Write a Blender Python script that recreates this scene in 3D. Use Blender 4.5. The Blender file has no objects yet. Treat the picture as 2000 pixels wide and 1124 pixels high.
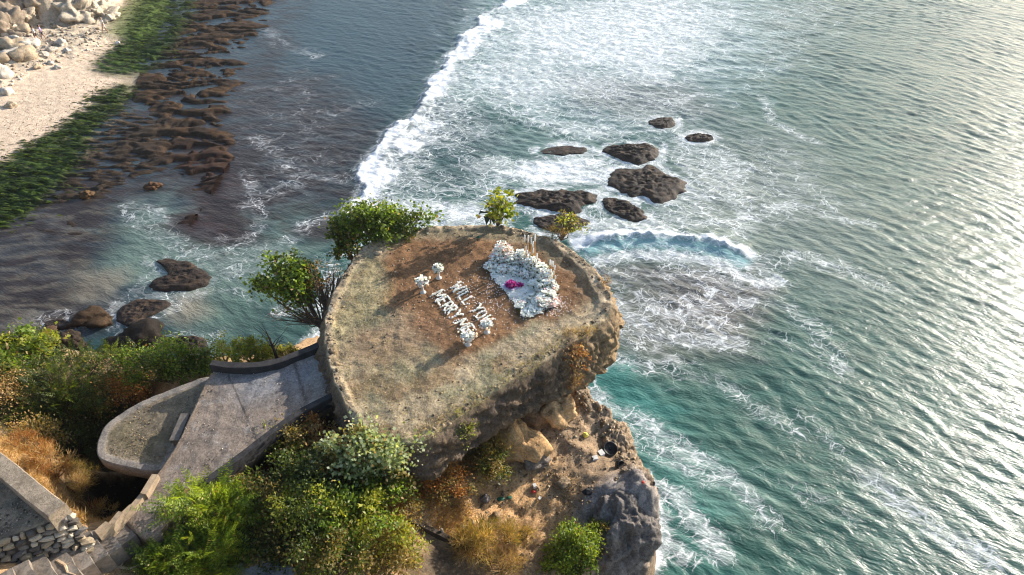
import bpy, math, random
import numpy as np
from mathutils import Vector, noise as mnoise

scene = bpy.context.scene
COL = scene.collection
R = math.radians

# ------------------------------------------------------------------ camera, sky, sun, exposure
CAM_H, PITCH, FPX = 30.0, R(40.0), 1333.3
cam_d = bpy.data.cameras.new('camera')
cam_d.lens, cam_d.sensor_width = 24.0, 36.0
cam_d.clip_end = 9000.0
cam = bpy.data.objects.new('camera', cam_d)
COL.objects.link(cam)
cam.location = (0, 0, CAM_H)
cam.rotation_euler = (R(90) - PITCH, 0, 0)
scene.camera = cam

SUN_AZ, SUN_EL = R(52.0), R(19.0)           # clockwise from +Y, above the horizon
world = bpy.data.worlds.new('World')
scene.world = world
world.use_nodes = True
wn = world.node_tree
wn.nodes.clear()
sky = wn.nodes.new('ShaderNodeTexSky')
sky.sky_type = 'NISHITA'
sky.sun_disc = False
sky.sun_elevation, sky.sun_rotation = SUN_EL, SUN_AZ
sky.air_density, sky.dust_density, sky.ozone_density = 1.0, 1.2, 1.0
bgn = wn.nodes.new('ShaderNodeBackground')
bgn.inputs['Strength'].default_value = 0.15
wo = wn.nodes.new('ShaderNodeOutputWorld')
wn.links.new(sky.outputs[0], bgn.inputs[0])
wn.links.new(bgn.outputs[0], wo.inputs[0])

sun_d = bpy.data.lights.new('sun', 'SUN')
sun_d.energy, sun_d.angle, sun_d.color = 5.0, R(0.6), (1.0, 0.92, 0.82)
sun = bpy.data.objects.new('sun', sun_d)
COL.objects.link(sun)
SUN_DIR = Vector((math.sin(SUN_AZ) * math.cos(SUN_EL), math.cos(SUN_AZ) * math.cos(SUN_EL), math.sin(SUN_EL)))
sun.rotation_euler = (-SUN_DIR).to_track_quat('-Z', 'Y').to_euler()
sun.location = (60, 40, 60)

vs = scene.view_settings
vs.view_transform, vs.look, vs.exposure, vs.gamma = 'Standard', 'None', 0.94, 1.0
vs.use_curve_mapping = False
scene.cycles.use_denoising = True
scene.cycles.filter_width = 1.1
scene.cycles.sample_clamp_indirect = 4.0
scene.cycles.max_bounces = 6
scene.cycles.volume_bounces = 0
scene.cycles.transparent_max_bounces = 8

# ------------------------------------------------------------------ helpers
rng = np.random.default_rng(7)
random.seed(7)

def P(px, py, z=0.0):
    """survey point: where the sight line through a photo pixel meets the level z"""
    u, v = (px - 1000) / FPX, (562 - py) / FPX
    dy = math.cos(PITCH) + v * math.sin(PITCH)
    dz = -math.sin(PITCH) + v * math.cos(PITCH)
    t = (z - CAM_H) / dz
    return Vector((u * t, dy * t, z))

def PP(pts, z=0.0):
    return np.array([P(a, b, z)[:2] for a, b in pts])

def sstep(a, b, x):
    t = np.clip((x - a) / (b - a), 0, 1)
    return t * t * (3 - 2 * t)

def _hash(ix, iy, seed):
    h = (ix.astype(np.int64) * 374761393 + iy.astype(np.int64) * 668265263 + seed * 974634777) & 0xffffffff
    h = ((h ^ (h >> 13)) * 1274126177) & 0xffffffff
    h = ((h ^ (h >> 16)) * 2246822519) & 0xffffffff
    return (h ^ (h >> 15)) & 0xffffffff

def pnoise(x, y, seed=0):
    x0, y0 = np.floor(x), np.floor(y)
    fx, fy = x - x0, y - y0
    u, v = fx * fx * fx * (fx * (fx * 6 - 15) + 10), fy * fy * fy * (fy * (fy * 6 - 15) + 10)
    def g(dx, dy):
        a = _hash(x0 + dx, y0 + dy, seed) * (2 * math.pi / 4294967296.0)
        return np.cos(a) * (fx - dx) + np.sin(a) * (fy - dy)
    a, b, c, d = g(0, 0), g(1, 0), g(0, 1), g(1, 1)
    return 1.41 * ((a + (b - a) * u) + ((c + (d - c) * u) - (a + (b - a) * u)) * v)

def fbm(x, y, seed=0, octv=4, gain=0.5):
    s, a, t = 0.0, 1.0, 0.0
    for i in range(octv):
        s = s + a * pnoise(x * 2.03 ** i + 17.3 * i, y * 2.03 ** i - 9.1 * i, seed + i)
        t += a
        a *= gain
    return s / t

def ridged(x, y, seed=0, octv=4):
    s, a, t = 0.0, 1.0, 0.0
    for i in range(octv):
        s = s + a * (1 - 2 * np.abs(pnoise(x * 2.03 ** i, y * 2.03 ** i, seed + i)))
        t += a
        a *= 0.5
    return s / t

def dist_poly(X, Y, pts, closed=False):
    d = np.full(X.shape, 1e9)
    n = len(pts)
    for i in range(n if closed else n - 1):
        ax, ay = pts[i]
        bx, by = pts[(i + 1) % n]
        vx, vy = bx - ax, by - ay
        L = vx * vx + vy * vy + 1e-12
        t = np.clip(((X - ax) * vx + (Y - ay) * vy) / L, 0, 1)
        d = np.minimum(d, (X - ax - t * vx) ** 2 + (Y - ay - t * vy) ** 2)
    return np.sqrt(d)

def sdist(X, Y, pts):
    """signed distance to a closed outline, positive inside"""
    ins = np.zeros(X.shape, bool)
    n = len(pts)
    for i in range(n):
        ax, ay = pts[i]
        bx, by = pts[(i + 1) % n]
        c = (ay > Y) != (by > Y)
        with np.errstate(divide='ignore', invalid='ignore'):
            xi = (bx - ax) * (Y - ay) / (by - ay + 1e-15) + ax
        ins ^= c & (X < xi)
    d = dist_poly(X, Y, pts, True)
    return np.where(ins, d, -d)

def smooth_outline(pts, n, closed=True, it=3):
    """Chaikin smoothing then even resampling"""
    p = np.array(pts, float)
    for _ in range(it):
        if closed:
            q = np.roll(p, -1, 0)
            p = np.stack([0.75 * p + 0.25 * q, 0.25 * p + 0.75 * q], 1).reshape(-1, p.shape[1])
        else:
            a, b = p[:-1], p[1:]
            m = np.stack([0.75 * a + 0.25 * b, 0.25 * a + 0.75 * b], 1).reshape(-1, p.shape[1])
            p = np.vstack([p[:1], m, p[-1:]])
    q = np.vstack([p, p[:1]]) if closed else p
    s = np.concatenate([[0], np.cumsum(np.linalg.norm(np.diff(q, axis=0), axis=1))])
    t = np.linspace(0, s[-1], n, endpoint=not closed)
    return np.stack([np.interp(t, s, q[:, k]) for k in range(p.shape[1])], 1)

def tag(o, label=None, cat=None, group=None, kind=None):
    if label: o['label'] = label
    if cat: o['category'] = cat
    if group: o['group'] = group
    if kind: o['kind'] = kind
    return o

def link(o, parent=None):
    COL.objects.link(o)
    if parent is not None:
        o.parent = parent
    return o

def empty(name, loc, rz=0.0):
    o = bpy.data.objects.new(name, None)
    o.empty_display_size = 0.2
    o.location, o.rotation_euler = loc, (0, 0, rz)
    return link(o)

def mesh_np(name, V, faces, mat, parent=None, smooth=False, attrs=None, mats=None):
    """one mesh object from an Nx3 array and an Mx3 or Mx4 index array"""
    me = bpy.data.meshes.new(name)
    V = np.ascontiguousarray(V, np.float32)
    F = np.ascontiguousarray(faces, np.int32)
    k = F.shape[1]
    me.vertices.add(len(V))
    me.vertices.foreach_set('co', V.ravel())
    me.loops.add(F.size)
    me.loops.foreach_set('vertex_index', F.ravel())
    me.polygons.add(len(F))
    me.polygons.foreach_set('loop_start', np.arange(0, F.size, k, dtype=np.int32))
    me.update(calc_edges=True)
    if smooth:
        me.polygons.foreach_set('use_smooth', np.ones(len(F), bool))
    for an, arr in (attrs or {}).items():
        arr = np.asarray(arr, np.float32)
        if arr.ndim == 1:
            at = me.attributes.new(an, 'FLOAT', 'POINT')
            at.data.foreach_set('value', np.ascontiguousarray(arr))
        else:
            at = me.attributes.new(an, 'FLOAT_COLOR', 'POINT')
            at.data.foreach_set('color', np.ascontiguousarray(np.hstack([arr, np.ones((len(arr), 1), np.float32)])).ravel())
    me.materials.append(mat)
    o = bpy.data.objects.new(name, me)
    return link(o, parent)

def grid_faces(nx, ny, wrap=False):
    i, j = np.meshgrid(np.arange(nx if wrap else nx - 1), np.arange(ny - 1))
    a = j * nx + i
    b = j * nx + (i + 1) % nx
    return np.stack([a, b, b + nx, a + nx], -1).reshape(-1, 4)

class MB:
    """collects boxes, tubes and polygons; build() links them as ONE mesh"""
    def __init__(s):
        s.v, s.f, s.c = [], [], []
    def add(s, verts, faces, col=None):
        o = len(s.v)
        s.v += [tuple(v) for v in verts]
        s.f += [tuple(i + o for i in f) for f in faces]
        if col is not None:
            s.c += [col] * len(verts)
    def box(s, c, size, rz=0.0, jit=0.0, rnd=None, col=None):
        rnd = rnd or random
        vs = []
        for z in (-.5, .5):
            for x, y in ((-.5, -.5), (.5, -.5), (.5, .5), (-.5, .5)):
                px, py, pz = x * size[0], y * size[1], z * size[2]
                if jit:
                    px += rnd.uniform(-jit, jit); py += rnd.uniform(-jit, jit); pz += rnd.uniform(-jit, jit)
                vs.append((c[0] + px * math.cos(rz) - py * math.sin(rz), c[1] + px * math.sin(rz) + py * math.cos(rz), c[2] + pz))
        s.add(vs, [(3, 2, 1, 0), (4, 5, 6, 7), (0, 1, 5, 4), (1, 2, 6, 5), (2, 3, 7, 6), (3, 0, 4, 7)], col)
    def tube(s, pts, radii, n=6, col=None, cap=True):
        pts = [Vector(p) for p in pts]
        if not hasattr(radii, '__len__'): radii = [radii] * len(pts)
        vs, fs = [], []
        for i, p in enumerate(pts):
            d = (pts[min(i + 1, len(pts) - 1)] - pts[max(i - 1, 0)])
            d = d.normalized() if d.length > 1e-9 else Vector((0, 0, 1))
            a = d.cross(Vector((0.31, 0.17, 0.93)) if abs(d.z) < .9 else Vector((1, 0.2, 0))).normalized()
            b = d.cross(a)
            for k in range(n):
                t = 2 * math.pi * k / n
                vs.append(p + (a * math.cos(t) + b * math.sin(t)) * radii[i])
        for i in range(len(pts) - 1):
            for k in range(n):
                fs.append((i * n + k, i * n + (k + 1) % n, (i + 1) * n + (k + 1) % n, (i + 1) * n + k))
        if cap:
            fs.append(tuple(range(n))[::-1])
            fs.append(tuple(range((len(pts) - 1) * n, len(pts) * n)))
        s.add(vs, fs, col)
    def build(s, name, mat, parent=None, smooth=False):
        me = bpy.data.meshes.new(name)
        me.from_pydata(s.v, [], s.f)
        if s.c and len(s.c) == len(s.v):
            at = me.attributes.new('tint', 'FLOAT_COLOR', 'POINT')
            at.data.foreach_set('color', np.array([(c[0], c[1], c[2], 1) for c in s.c], np.float32).ravel())
        me.materials.append(mat)
        if smooth:
            me.polygons.foreach_set('use_smooth', np.ones(len(me.polygons), bool))
        me.update()
        return link(bpy.data.objects.new(name, me), parent)

class NT:
    """short-hand for building a node tree"""
    def __init__(s, name):
        s.m = bpy.data.materials.new(name)
        s.m.use_nodes = True
        s.t = s.m.node_tree
        s.t.nodes.clear()
        s.out = s.n('ShaderNodeOutputMaterial')
    def n(s, typ, **kw):
        nd = s.t.nodes.new(typ)
        for k, v in kw.items(): setattr(nd, k, v)
        return nd
    def set(s, sock, v):
        if isinstance(v, bpy.types.NodeSocket): s.t.links.new(v, sock)
        elif isinstance(v, (tuple, list)) and len(v) == 3 and sock.type == 'RGBA': sock.default_value = (*v, 1)
        else: sock.default_value = v
    def math(s, op, a, b=0.0, c=0.0, clamp=False):
        nd = s.n('ShaderNodeMath', operation=op, use_clamp=clamp)
        for i, v in enumerate((a, b, c)): s.set(nd.inputs[i], v)
        return nd.outputs[0]
    def vmath(s, op, a, b=(0, 0, 0), scale=None):
        nd = s.n('ShaderNodeVectorMath', operation=op)
        s.set(nd.inputs[0], a); s.set(nd.inputs[1], b)
        if scale is not None: s.set(nd.inputs['Scale'], scale)
        return nd.outputs[0]
    def attr(s, name, what='Fac'):
        return s.n('ShaderNodeAttribute', attribute_name=name).outputs[what]
    def co(s): return s.n('ShaderNodeTexCoord').outputs['Object']
    def noise(s, vec, scale, detail=4, rough=0.55, dist=0.0, out='Fac'):
        nd = s.n('ShaderNodeTexNoise')
        s.set(nd.inputs['Vector'], vec); s.set(nd.inputs['Scale'], scale); s.set(nd.inputs['Detail'], detail)
        s.set(nd.inputs['Roughness'], rough); s.set(nd.inputs['Distortion'], dist)
        return nd.outputs[out]
    def voro(s, vec, scale, feature='DISTANCE_TO_EDGE', out='Distance'):
        nd = s.n('ShaderNodeTexVoronoi', feature=feature)
        s.set(nd.inputs['Vector'], vec); s.set(nd.inputs['Scale'], scale)
        return nd.outputs[out]
    def ss(s, v, a, b, x=0.0, y=1.0):
        nd = s.n('ShaderNodeMapRange', interpolation_type='SMOOTHSTEP')
        for i, q in enumerate((v, a, b, x, y)): s.set(nd.inputs[i], q)
        return nd.outputs[0]
    def mix(s, f, a, b, mode='MIX'):
        nd = s.n('ShaderNodeMix', data_type='RGBA', blend_type=mode)
        s.set(nd.inputs[0], f); s.set(nd.inputs[6], a); s.set(nd.inputs[7], b)
        return nd.outputs[2]
    def bump(s, h, strength=0.5, dist=0.1, normal=None):
        nd = s.n('ShaderNodeBump')
        s.set(nd.inputs['Strength'], strength); s.set(nd.inputs['Distance'], dist); s.set(nd.inputs['Height'], h)
        if normal is not None: s.set(nd.inputs['Normal'], normal)
        return nd.outputs[0]
    def bsdf(s, col, rough=0.8, normal=None, spec=0.3, ior=None, **kw):
        nd = s.n('ShaderNodeBsdfPrincipled')
        s.set(nd.inputs['Base Color'], col); s.set(nd.inputs['Roughness'], rough)
        s.set(nd.inputs['Specular IOR Level'], spec)
        if ior: s.set(nd.inputs['IOR'], ior)
        if normal is not None: s.set(nd.inputs['Normal'], normal)
        for k, v in kw.items(): s.set(nd.inputs[k], v)
        return nd.outputs[0]
    def done(s, shader):
        s.t.links.new(shader, s.out.inputs[0])
        return s.m

def mat_plain(name, col, rough=0.8, var=0.25, scale=6.0, bump=0.3, bdist=0.03, spec=0.25):
    t = NT(name)
    p = t.co()
    n1 = t.noise(p, scale, 5, 0.6)
    n2 = t.noise(p, scale * 5.3, 4, 0.6)
    f = t.math('ADD', t.math('MULTIPLY', n1, 0.65), t.math('MULTIPLY', n2, 0.35))
    k = t.ss(f, 0.3, 0.7, 1 - var, 1 + var)
    c = t.vmath('SCALE', col, scale=k)
    return t.done(t.bsdf(c, rough, t.bump(f, bump, bdist), spec))

def mat_tint(name, rough=0.85, scale=5.0, var=0.3, bump=0.6, bdist=0.06, spec=0.2, attr='tint', pebble=0.0):
    """colour from the mesh's own 'tint' attribute, broken up by grain"""
    t = NT(name)
    p = t.co()
    n1 = t.noise(p, scale, 6, 0.65)
    n2 = t.noise(p, scale * 4.7, 5, 0.65)
    n3 = t.noise(p, scale * 13, 3, 0.65)
    f = t.math('ADD', t.math('ADD', t.math('MULTIPLY', n1, 0.3), t.math('MULTIPLY', n2, 0.4)), t.math('MULTIPLY', n3, 0.3))
    k = t.ss(f, 0.38, 0.62, 1 - var, 1 + var)
    c = t.vmath('SCALE', t.attr(attr, 'Color'), scale=k)
    if pebble:
        v = t.voro(p, scale * 3, 'F1')
        pb = t.ss(v, 0.10, 0.22, 1.0, 0.0)
        pb = t.math('MULTIPLY', pb, t.ss(n2, 0.52, 0.6))
        c = t.mix(t.math('MULTIPLY', pb, pebble), c, (0.42, 0.37, 0.30))
    return t.done(t.bsdf(c, rough, t.bump(f, bump, bdist), spec))

def lay(col, m, c):
    """blend colour c over the Nx3 array by weight m"""
    m = np.clip(m, 0, 1)[..., None]
    return col * (1 - m) + np.array(c) * m

# ------------------------------------------------------------------ the sea
def lines(a, b, da, db, far_lo, far_hi, g=1.16):
    """grid lines: spacing da at a growing to db at b, then ever coarser out to the horizon"""
    xs = [a]
    while xs[-1] < b:
        xs.append(xs[-1] + da + (db - da) * (xs[-1] - a) / (b - a))
    d = db
    while xs[-1] < far_hi:
        d *= g
        xs.append(xs[-1] + d)
    lo, d, x = [], da, a
    while x > far_lo:
        d *= g
        x -= d
        lo.append(x)
    return np.array(lo[::-1] + xs)

def side_poly(X, Y, pts):
    """distance to an open line, signed: positive on its right-hand side"""
    best = np.full(X.shape, 1e18)
    sg = np.ones(X.shape)
    tt = np.zeros(X.shape)
    for i in range(len(pts) - 1):
        ax, ay = pts[i]
        bx, by = pts[i + 1]
        vx, vy = bx - ax, by - ay
        L = vx * vx + vy * vy
        t = np.clip(((X - ax) * vx + (Y - ay) * vy) / L, 0, 1)
        dx, dy = X - ax - t * vx, Y - ay - t * vy
        d = dx * dx + dy * dy
        m = d < best
        best = np.where(m, d, best)
        sg = np.where(m, np.sign(vy * (X - ax) - vx * (Y - ay) + 1e-12), sg)
        tt = np.where(m, (i + t) / (len(pts) - 1), tt)
    return np.sqrt(best) * sg, tt

gx = lines(-52, 74, 0.175, 0.175, -2400, 2400)
gy = lines(13.5, 101, 0.115, 0.235, -2400, 2400)
X, Y = np.meshgrid(gx, gy)
Xf, Yf = X.ravel(), Y.ravel()
edge = sstep(0, 14, np.minimum.reduce([Xf + 70, 92 - Xf, Yf - 2, 125 - Yf]))

# rocks standing in the water: (outline on the photo, height, label)
SEA_ROCKS = [
    ([(1168, 292), (1200, 283), (1250, 284), (1292, 288), (1286, 306), (1262, 319), (1238, 322), (1205, 310)], 0.85, 'flat dark rock in the foam, second from the far end of the chain'),
    ([(1183, 345), (1200, 329), (1240, 333), (1275, 322), (1300, 345), (1334, 352), (1334, 382), (1285, 400), (1262, 385), (1222, 384), (1196, 362)], 0.8, 'widest dark rock of the chain, water streaming over its top'),
    ([(1170, 388), (1200, 388), (1240, 402), (1270, 430), (1232, 436), (1205, 424), (1180, 408)], 0.7, 'slanting brown rock between the widest rock and the shrub on the rim'),
    ([(1000, 380), (1060, 372), (1110, 374), (1164, 378), (1168, 396), (1136, 402), (1130, 420), (1090, 414), (1050, 408), (1010, 400)], 0.75, 'long low dark rock just behind the sapling on the rim'),
    ([(1036, 430), (1080, 418), (1130, 424), (1156, 440), (1120, 458), (1060, 452)], 0.6, 'small brown rock half hidden behind the dry shrub on the rim'),
    ([(1336, 268), (1360, 261), (1395, 270), (1380, 278), (1350, 279)], 0.6, 'smallest dark rock standing alone right of the chain'),
    ([(1262, 240), (1290, 229), (1320, 234), (1318, 250), (1285, 254)], 0.5, 'pale wet rock at the far end of the chain, washed by foam'),
    ([(1052, 294), (1100, 284), (1160, 292), (1120, 304), (1070, 304)], 0.25, 'low rock awash in the white water left of the chain'),
    ([(300, 507), (345, 506), (392, 522), (416, 550), (380, 566), (330, 570), (284, 566), (300, 548), (332, 540), (318, 520)], 0.55, 'dark rock in milky shallows left of the round leaf shrub'),
    ([(226, 606), (262, 584), (340, 587), (330, 604), (290, 618), (262, 640), (234, 634)], 0.5, 'long dark rock with a white wash line along its side'),
    ([(84, 630), (120, 622), (146, 636), (120, 646), (92, 644)], 0.35, 'low brown rock left of the round brown boulder'),
    ([(318, 668), (352, 656), (412, 664), (402, 684), (350, 690), (322, 684)], 0.6, 'dark wet rock just behind the green shrubs of the slope'),
]
ROCK_W = [PP(r[0]) for r in SEA_ROCKS]

# body colour of the water: what the bed and the stirred-up sand give it
DEEP, SLATE, REEF, MILK, TAN, TURQ, GREY = (.026, .088, .068), (.022, .040, .050), (.030, .016, .012), (.105, .155, .125), (.22, .185, .135), (.035, .17, .15), (.11, .115, .105)
body = np.tile(np.array(DEEP), (Xf.size, 1))
big = fbm(Xf * .09, Yf * .09, 3, 4)
med = fbm(Xf * .35 + big * 2, Yf * .55, 9, 4)
def zone(pts, c, w, soft, rough=1.0):
    global body
    s = sdist(Xf, Yf, PP(pts)) + med * soft * rough
    body = lay(body, sstep(-soft, soft, s) * w, c)
zone([(330, 0), (960, -40), (900, 90), (800, 240), (700, 400), (620, 520), (560, 700), (-100, 720), (-100, 0)], SLATE, 1, 4)
zone([(560, 0), (900, -30), (840, 120), (740, 260), (640, 200), (560, 120)], (.022, .052, .062), .8, 5)
zone([(430, 160), (640, 150), (760, 260), (700, 390), (560, 430), (420, 420)], REEF, .75, 4)
zone([(350, 220), (470, 280), (480, 360), (505, 480), (420, 480), (330, 430), (380, 380), (330, 300)], (.045, .020, .013), .9, 1.6)
zone([(-60, 380), (120, 370), (240, 380), (210, 470), (140, 540), (190, 600), (140, 660), (-60, 670)], REEF, .95, 2.5)
zone([(100, 350), (260, 350), (380, 330), (420, 370), (330, 390), (220, 400)], REEF, .8, 2)
zone([(238, 400), (330, 380), (360, 420), (330, 450), (420, 470), (560, 460), (640, 480), (600, 560), (500, 600), (440, 680), (330, 660), (340, 590), (240, 560), (140, 580), (220, 480)], MILK, .85, 2.0, 1.4)
zone([(480, 420), (600, 400), (640, 440), (520, 480)], MILK, .5, 2.0)
zone([(150, 530), (240, 540), (220, 580), (140, 600), (100, 580)], TAN, .8, 1.6)
zone([(345, 580), (400, 575), (410, 610), (360, 640), (330, 620)], TAN, .75, 1.2)
zone([(420, 590), (640, 560), (640, 660), (420, 690)], (.05, .095, .075), .6, 1.5)
zone([(335, 440), (370, 412), (430, 425), (490, 462), (440, 476), (380, 468)], (.04, .018, .014), .9, .8)
zone([(560, 450), (620, 420), (690, 440), (660, 470), (600, 475)], REEF, .8, .8)
zone([(10, 610), (90, 600), (80, 640), (20, 640)], TAN, .5, 1.0)
zone([(960, -20), (1500, -30), (1500, 120), (1330, 260), (1150, 260), (1000, 200), (880, 180)], (.16, .24, .235), .75, 5)
zone([(1100, 150), (1350, 160), (1420, 230), (1250, 240), (1120, 210)], GREY, .7, 3)
zone([(820, 200), (980, 230), (1000, 300), (900, 380), (760, 370), (740, 310)], (.03, .065, .06), .9, 2.5)
zone([(960, 250), (1190, 270), (1190, 370), (980, 380)], (.14, .2, .18), .6, 2)
zone([(1280, 220), (1560, 260), (1700, 420), (1650, 560), (1480, 560), (1130, 460), (1200, 400), (1340, 380)], (.10, .14, .12), .8, 5)
zone([(1330, 300), (1480, 330), (1520, 420), (1380, 460), (1330, 400)], (.2, .22, .18), .5, 3)
zone([(1140, 500), (1480, 520), (1500, 600), (1460, 690), (1250, 730), (1190, 690)], (.115, .115, .092), .85, 2.5)
zone([(1250, 530), (1490, 560), (1480, 620), (1320, 640)], (.07, .055, .05), .6, 1.6)
zone([(1130, 730), (1230, 710), (1300, 790), (1330, 860), (1430, 960), (1330, 960), (1230, 880), (1180, 810)], TURQ, .8, 2.0)
zone([(1180, 790), (1270, 820), (1400, 905), (1500, 990), (1440, 1000), (1330, 930), (1220, 860)], (.12, .2, .165), .65, 1.2)
zone([(1350, 900), (1520, 960), (1500, 1010), (1400, 1000)], (.06, .14, .11), .5, 1.5)
zone([(1720, 930), (1900, 1050), (1880, 1100), (1700, 990)], (.08, .13, .11), .5, 1.5)  # pale bed for the glint streak, painted into the body colour
zone([(1250, 960), (1400, 1000), (1430, 1124), (1230, 1124)], (.04, .15, .13), .5, 1.5)
ra = R(-4)
bu, bv = Xf * math.cos(ra) + Yf * math.sin(ra), -Xf * math.sin(ra) + Yf * math.cos(ra)
bwx = fbm(bu * .16, bv * .30, 61, 4)
brib = fbm(bu * .17 + bwx * .9, bv * .72 + bwx * 2.3, 71, 5)
rm = sdist(Xf, Yf, PP([(250, 130), (560, -40), (600, 0), (560, 120), (640, 180), (720, 260), (690, 380), (560, 420), (510, 480), (420, 490), (330, 440), (240, 420), (150, 540), (190, 600), (140, 670), (-100, 680), (-100, 380), (120, 340), (230, 260)])) + 2.5 * med
rm = sstep(-2.5, 2.5, rm)
body = lay(body, rm * sstep(-.12, .12, brib + .25 * med) * .88, (.020, .013, .010))
body = lay(body, rm * sstep(.02, -.25, brib) * .35, (.055, .075, .08))
lowz = sstep(-2, 2, sdist(Xf, Yf, PP([(-100, 400), (120, 380), (240, 400), (210, 470), (140, 540), (200, 600), (140, 670), (-100, 680)])) + 2 * med)
brf = fbm(bu * .35 + bwx, bv * 1.5 + bwx * 2, 87, 5)
body = lay(body, lowz * sstep(.02, -.22, brf) * .5, (.115, .10, .075))
body = lay(body, rm * sstep(.05, .3, brf) * .7, (.012, .008, .006))
body *= (1 + .35 * med)[:, None]

# foam coverage
foam = np.zeros(Xf.size)
def fadd(s, d):
    global foam
    foam = np.maximum(foam, s * d)
def fpoly(pts, d, soft):
    fadd(sstep(-soft, soft, sdist(Xf, Yf, PP(pts)) + med * soft), d)
def fline(pts, r, d):
    dd = dist_poly(Xf, Yf, PP(pts))
    fadd(np.exp(-(dd / r * (1 + .7 * med)) ** 2), d)
def fhole(pts, d, soft):
    global foam
    foam = foam * (1 - d * sstep(-soft, soft, sdist(Xf, Yf, PP(pts)) + med * soft * 1.5))

fpoly([(930, 20), (1300, -30), (1470, 20), (1420, 110), (1330, 180), (1200, 170), (1050, 150), (940, 130)], .82, 8)
fpoly([(880, 120), (1000, 90), (1150, 130), (1360, 200), (1330, 260), (1150, 250), (1000, 230), (900, 200)], .74, 5)
fpoly([(980, 220), (1130, 230), (1280, 262), (1180, 282), (1060, 262)], .68, 2.0)
fpoly([(770, 270), (880, 190), (930, 205), (900, 240), (930, 262), (850, 280), (790, 300)], .9, 1.6)
fpoly([(940, 330), (1050, 304), (1200, 300), (1190, 360), (1060, 368), (960, 352)], .86, 1.5)
fpoly([(745, 292), (800, 242), (850, 205), (925, 200), (905, 235), (935, 262), (860, 285), (785, 312)], 1.0, 1.3)
fpoly([(700, 400), (716, 330), (745, 296), (790, 300), (760, 340), (750, 390)], .95, .9)
fpoly([(690, 395), (780, 380), (940, 390), (1010, 415), (1000, 450), (820, 450), (700, 420)], .8, 1.2)
fpoly([(720, 320), (800, 300), (1000, 300), (1000, 390), (720, 390)], .60, 1.5)
fpoly([(1010, 405), (1160, 420), (1300, 420), (1360, 470), (1150, 470), (1040, 450)], .68, 1.2)
fpoly([(1260, 250), (1420, 280), (1500, 330), (1400, 440), (1280, 420), (1340, 360), (1300, 290)], .55, 2.5)
fpoly([(1420, 0), (1700, -20), (1600, 120), (1420, 220)], .40, 7)
fpoly([(1400, 240), (1600, 280), (1680, 420), (1500, 480), (1400, 420)], .33, 4)
fline([(1490, 190), (1510, 240), (1570, 270), (1600, 280)], .8, .5)
fline([(1500, 330), (1560, 400), (1650, 430), (1700, 440)], .9, .42)
fpoly([(1150, 520), (1480, 530), (1500, 600), (1440, 680), (1300, 720), (1200, 700)], .46, 3.6)
fline([(1480, 520), (1560, 500), (1640, 520), (1720, 560)], 1.3, .42)
fline([(1460, 590), (1540, 600), (1600, 650), (1640, 720)], 1.2, .40)
fline([(1340, 280), (1420, 330), (1460, 400), (1440, 460)], 1.5, .52)
fline([(1270, 420), (1360, 440), (1450, 430), (1540, 400)], 1.2, .55)
fline([(1300, 720), (1400, 740), (1480, 800), (1560, 840)], 1.0, .38)
fline([(1320, 300), (1380, 380), (1330, 440)], 1.0, .55)
fline([(1205, 600), (1260, 640), (1330, 660), (1440, 670)], 1.3, .62)
fline([(1250, 575), (1300, 620), (1380, 600), (1470, 590)], .8, .6)
fline([(1150, 735), (1200, 700), (1260, 720), (1320, 700)], .7, .55)
fline([(1140, 760), (1200, 800), (1270, 830), (1340, 880), (1420, 925), (1480, 990), (1495, 1010)], .75, .60)
fline([(1230, 870), (1300, 890), (1380, 920), (1450, 950)], .6, .46)
fpoly([(1190, 790), (1290, 815), (1400, 900), (1460, 970), (1340, 940), (1230, 870)], .5, .9)
fline([(1270, 940), (1320, 970), (1370, 1030), (1405, 1080)], .85, .74)
fline([(1300, 1010), (1290, 1060), (1340, 1090)], .7, .66)
fpoly([(1225, 1060), (1290, 1040), (1310, 1090), (1280, 1160), (1215, 1160)], 1.0, .5)
fline([(1265, 930), (1290, 1000), (1290, 1050), (1230, 1100)], .5, .78)
fline([(1700, 940), (1760, 980), (1830, 1040), (1930, 1090)], 1.1, .46)  # glint streak on the water, drawn in as foam
fline([(1560, 800), (1640, 880), (1720, 940)], .9, .30)
fline([(1480, 920), (1560, 960), (1660, 1010)], .8, .30)
fline([(1500, 640), (1560, 690), (1640, 760)], .9, .28)
fline([(1300, 520), (1480, 560)], 1.4, .5)
fpoly([(232, 410), (300, 385), (340, 430), (330, 470), (420, 480), (520, 470), (600, 500), (520, 545), (430, 540), (300, 480)], .40, 1.2)
fline([(250, 400), (270, 440), (330, 462), (400, 500), (450, 540)], .8, .50)
fline([(490, 400), (530, 380), (600, 350), (660, 350)], 1.1, .45)
fline([(480, 340), (500, 380), (510, 430), (480, 470), (430, 470)], .7, .55)
fline([(560, 470), (600, 440), (650, 420)], .8, .6)
fline([(330, 590), (300, 620), (240, 648)], .35, .85)
fline([(300, 570), (340, 505), (380, 500)], .5, .5)
fline([(560, 600), (620, 610), (650, 560), (640, 510)], 1.0, .62)
fline([(600, 670), (640, 640), (640, 600)], .7, .8)
fline([(420, 560), (470, 570), (500, 600)], .5, .4)
fpoly([(480, 170), (620, 100), (700, 260), (700, 360), (560, 380), (480, 330)], .23, 4)
fline([(520, 60), (560, 90), (620, 110)], 1.5, .34)
fline([(500, 270), (560, 330), (600, 350)], 1.2, .4)
fline([(560, 240), (640, 230), (720, 200)], 1.5, .26)
fr_n = fbm(Xf * .45, Yf * .45, 64, 4)
for w in ROCK_W:
    s = sdist(Xf, Yf, w)
    fadd(np.exp(-((s + .2) / (.8 + .9 * np.maximum(fr_n, -.5))) ** 2) * sstep(-.35, .15, fr_n + .1), .52 if w[0][0] < -5 else .82)

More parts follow.
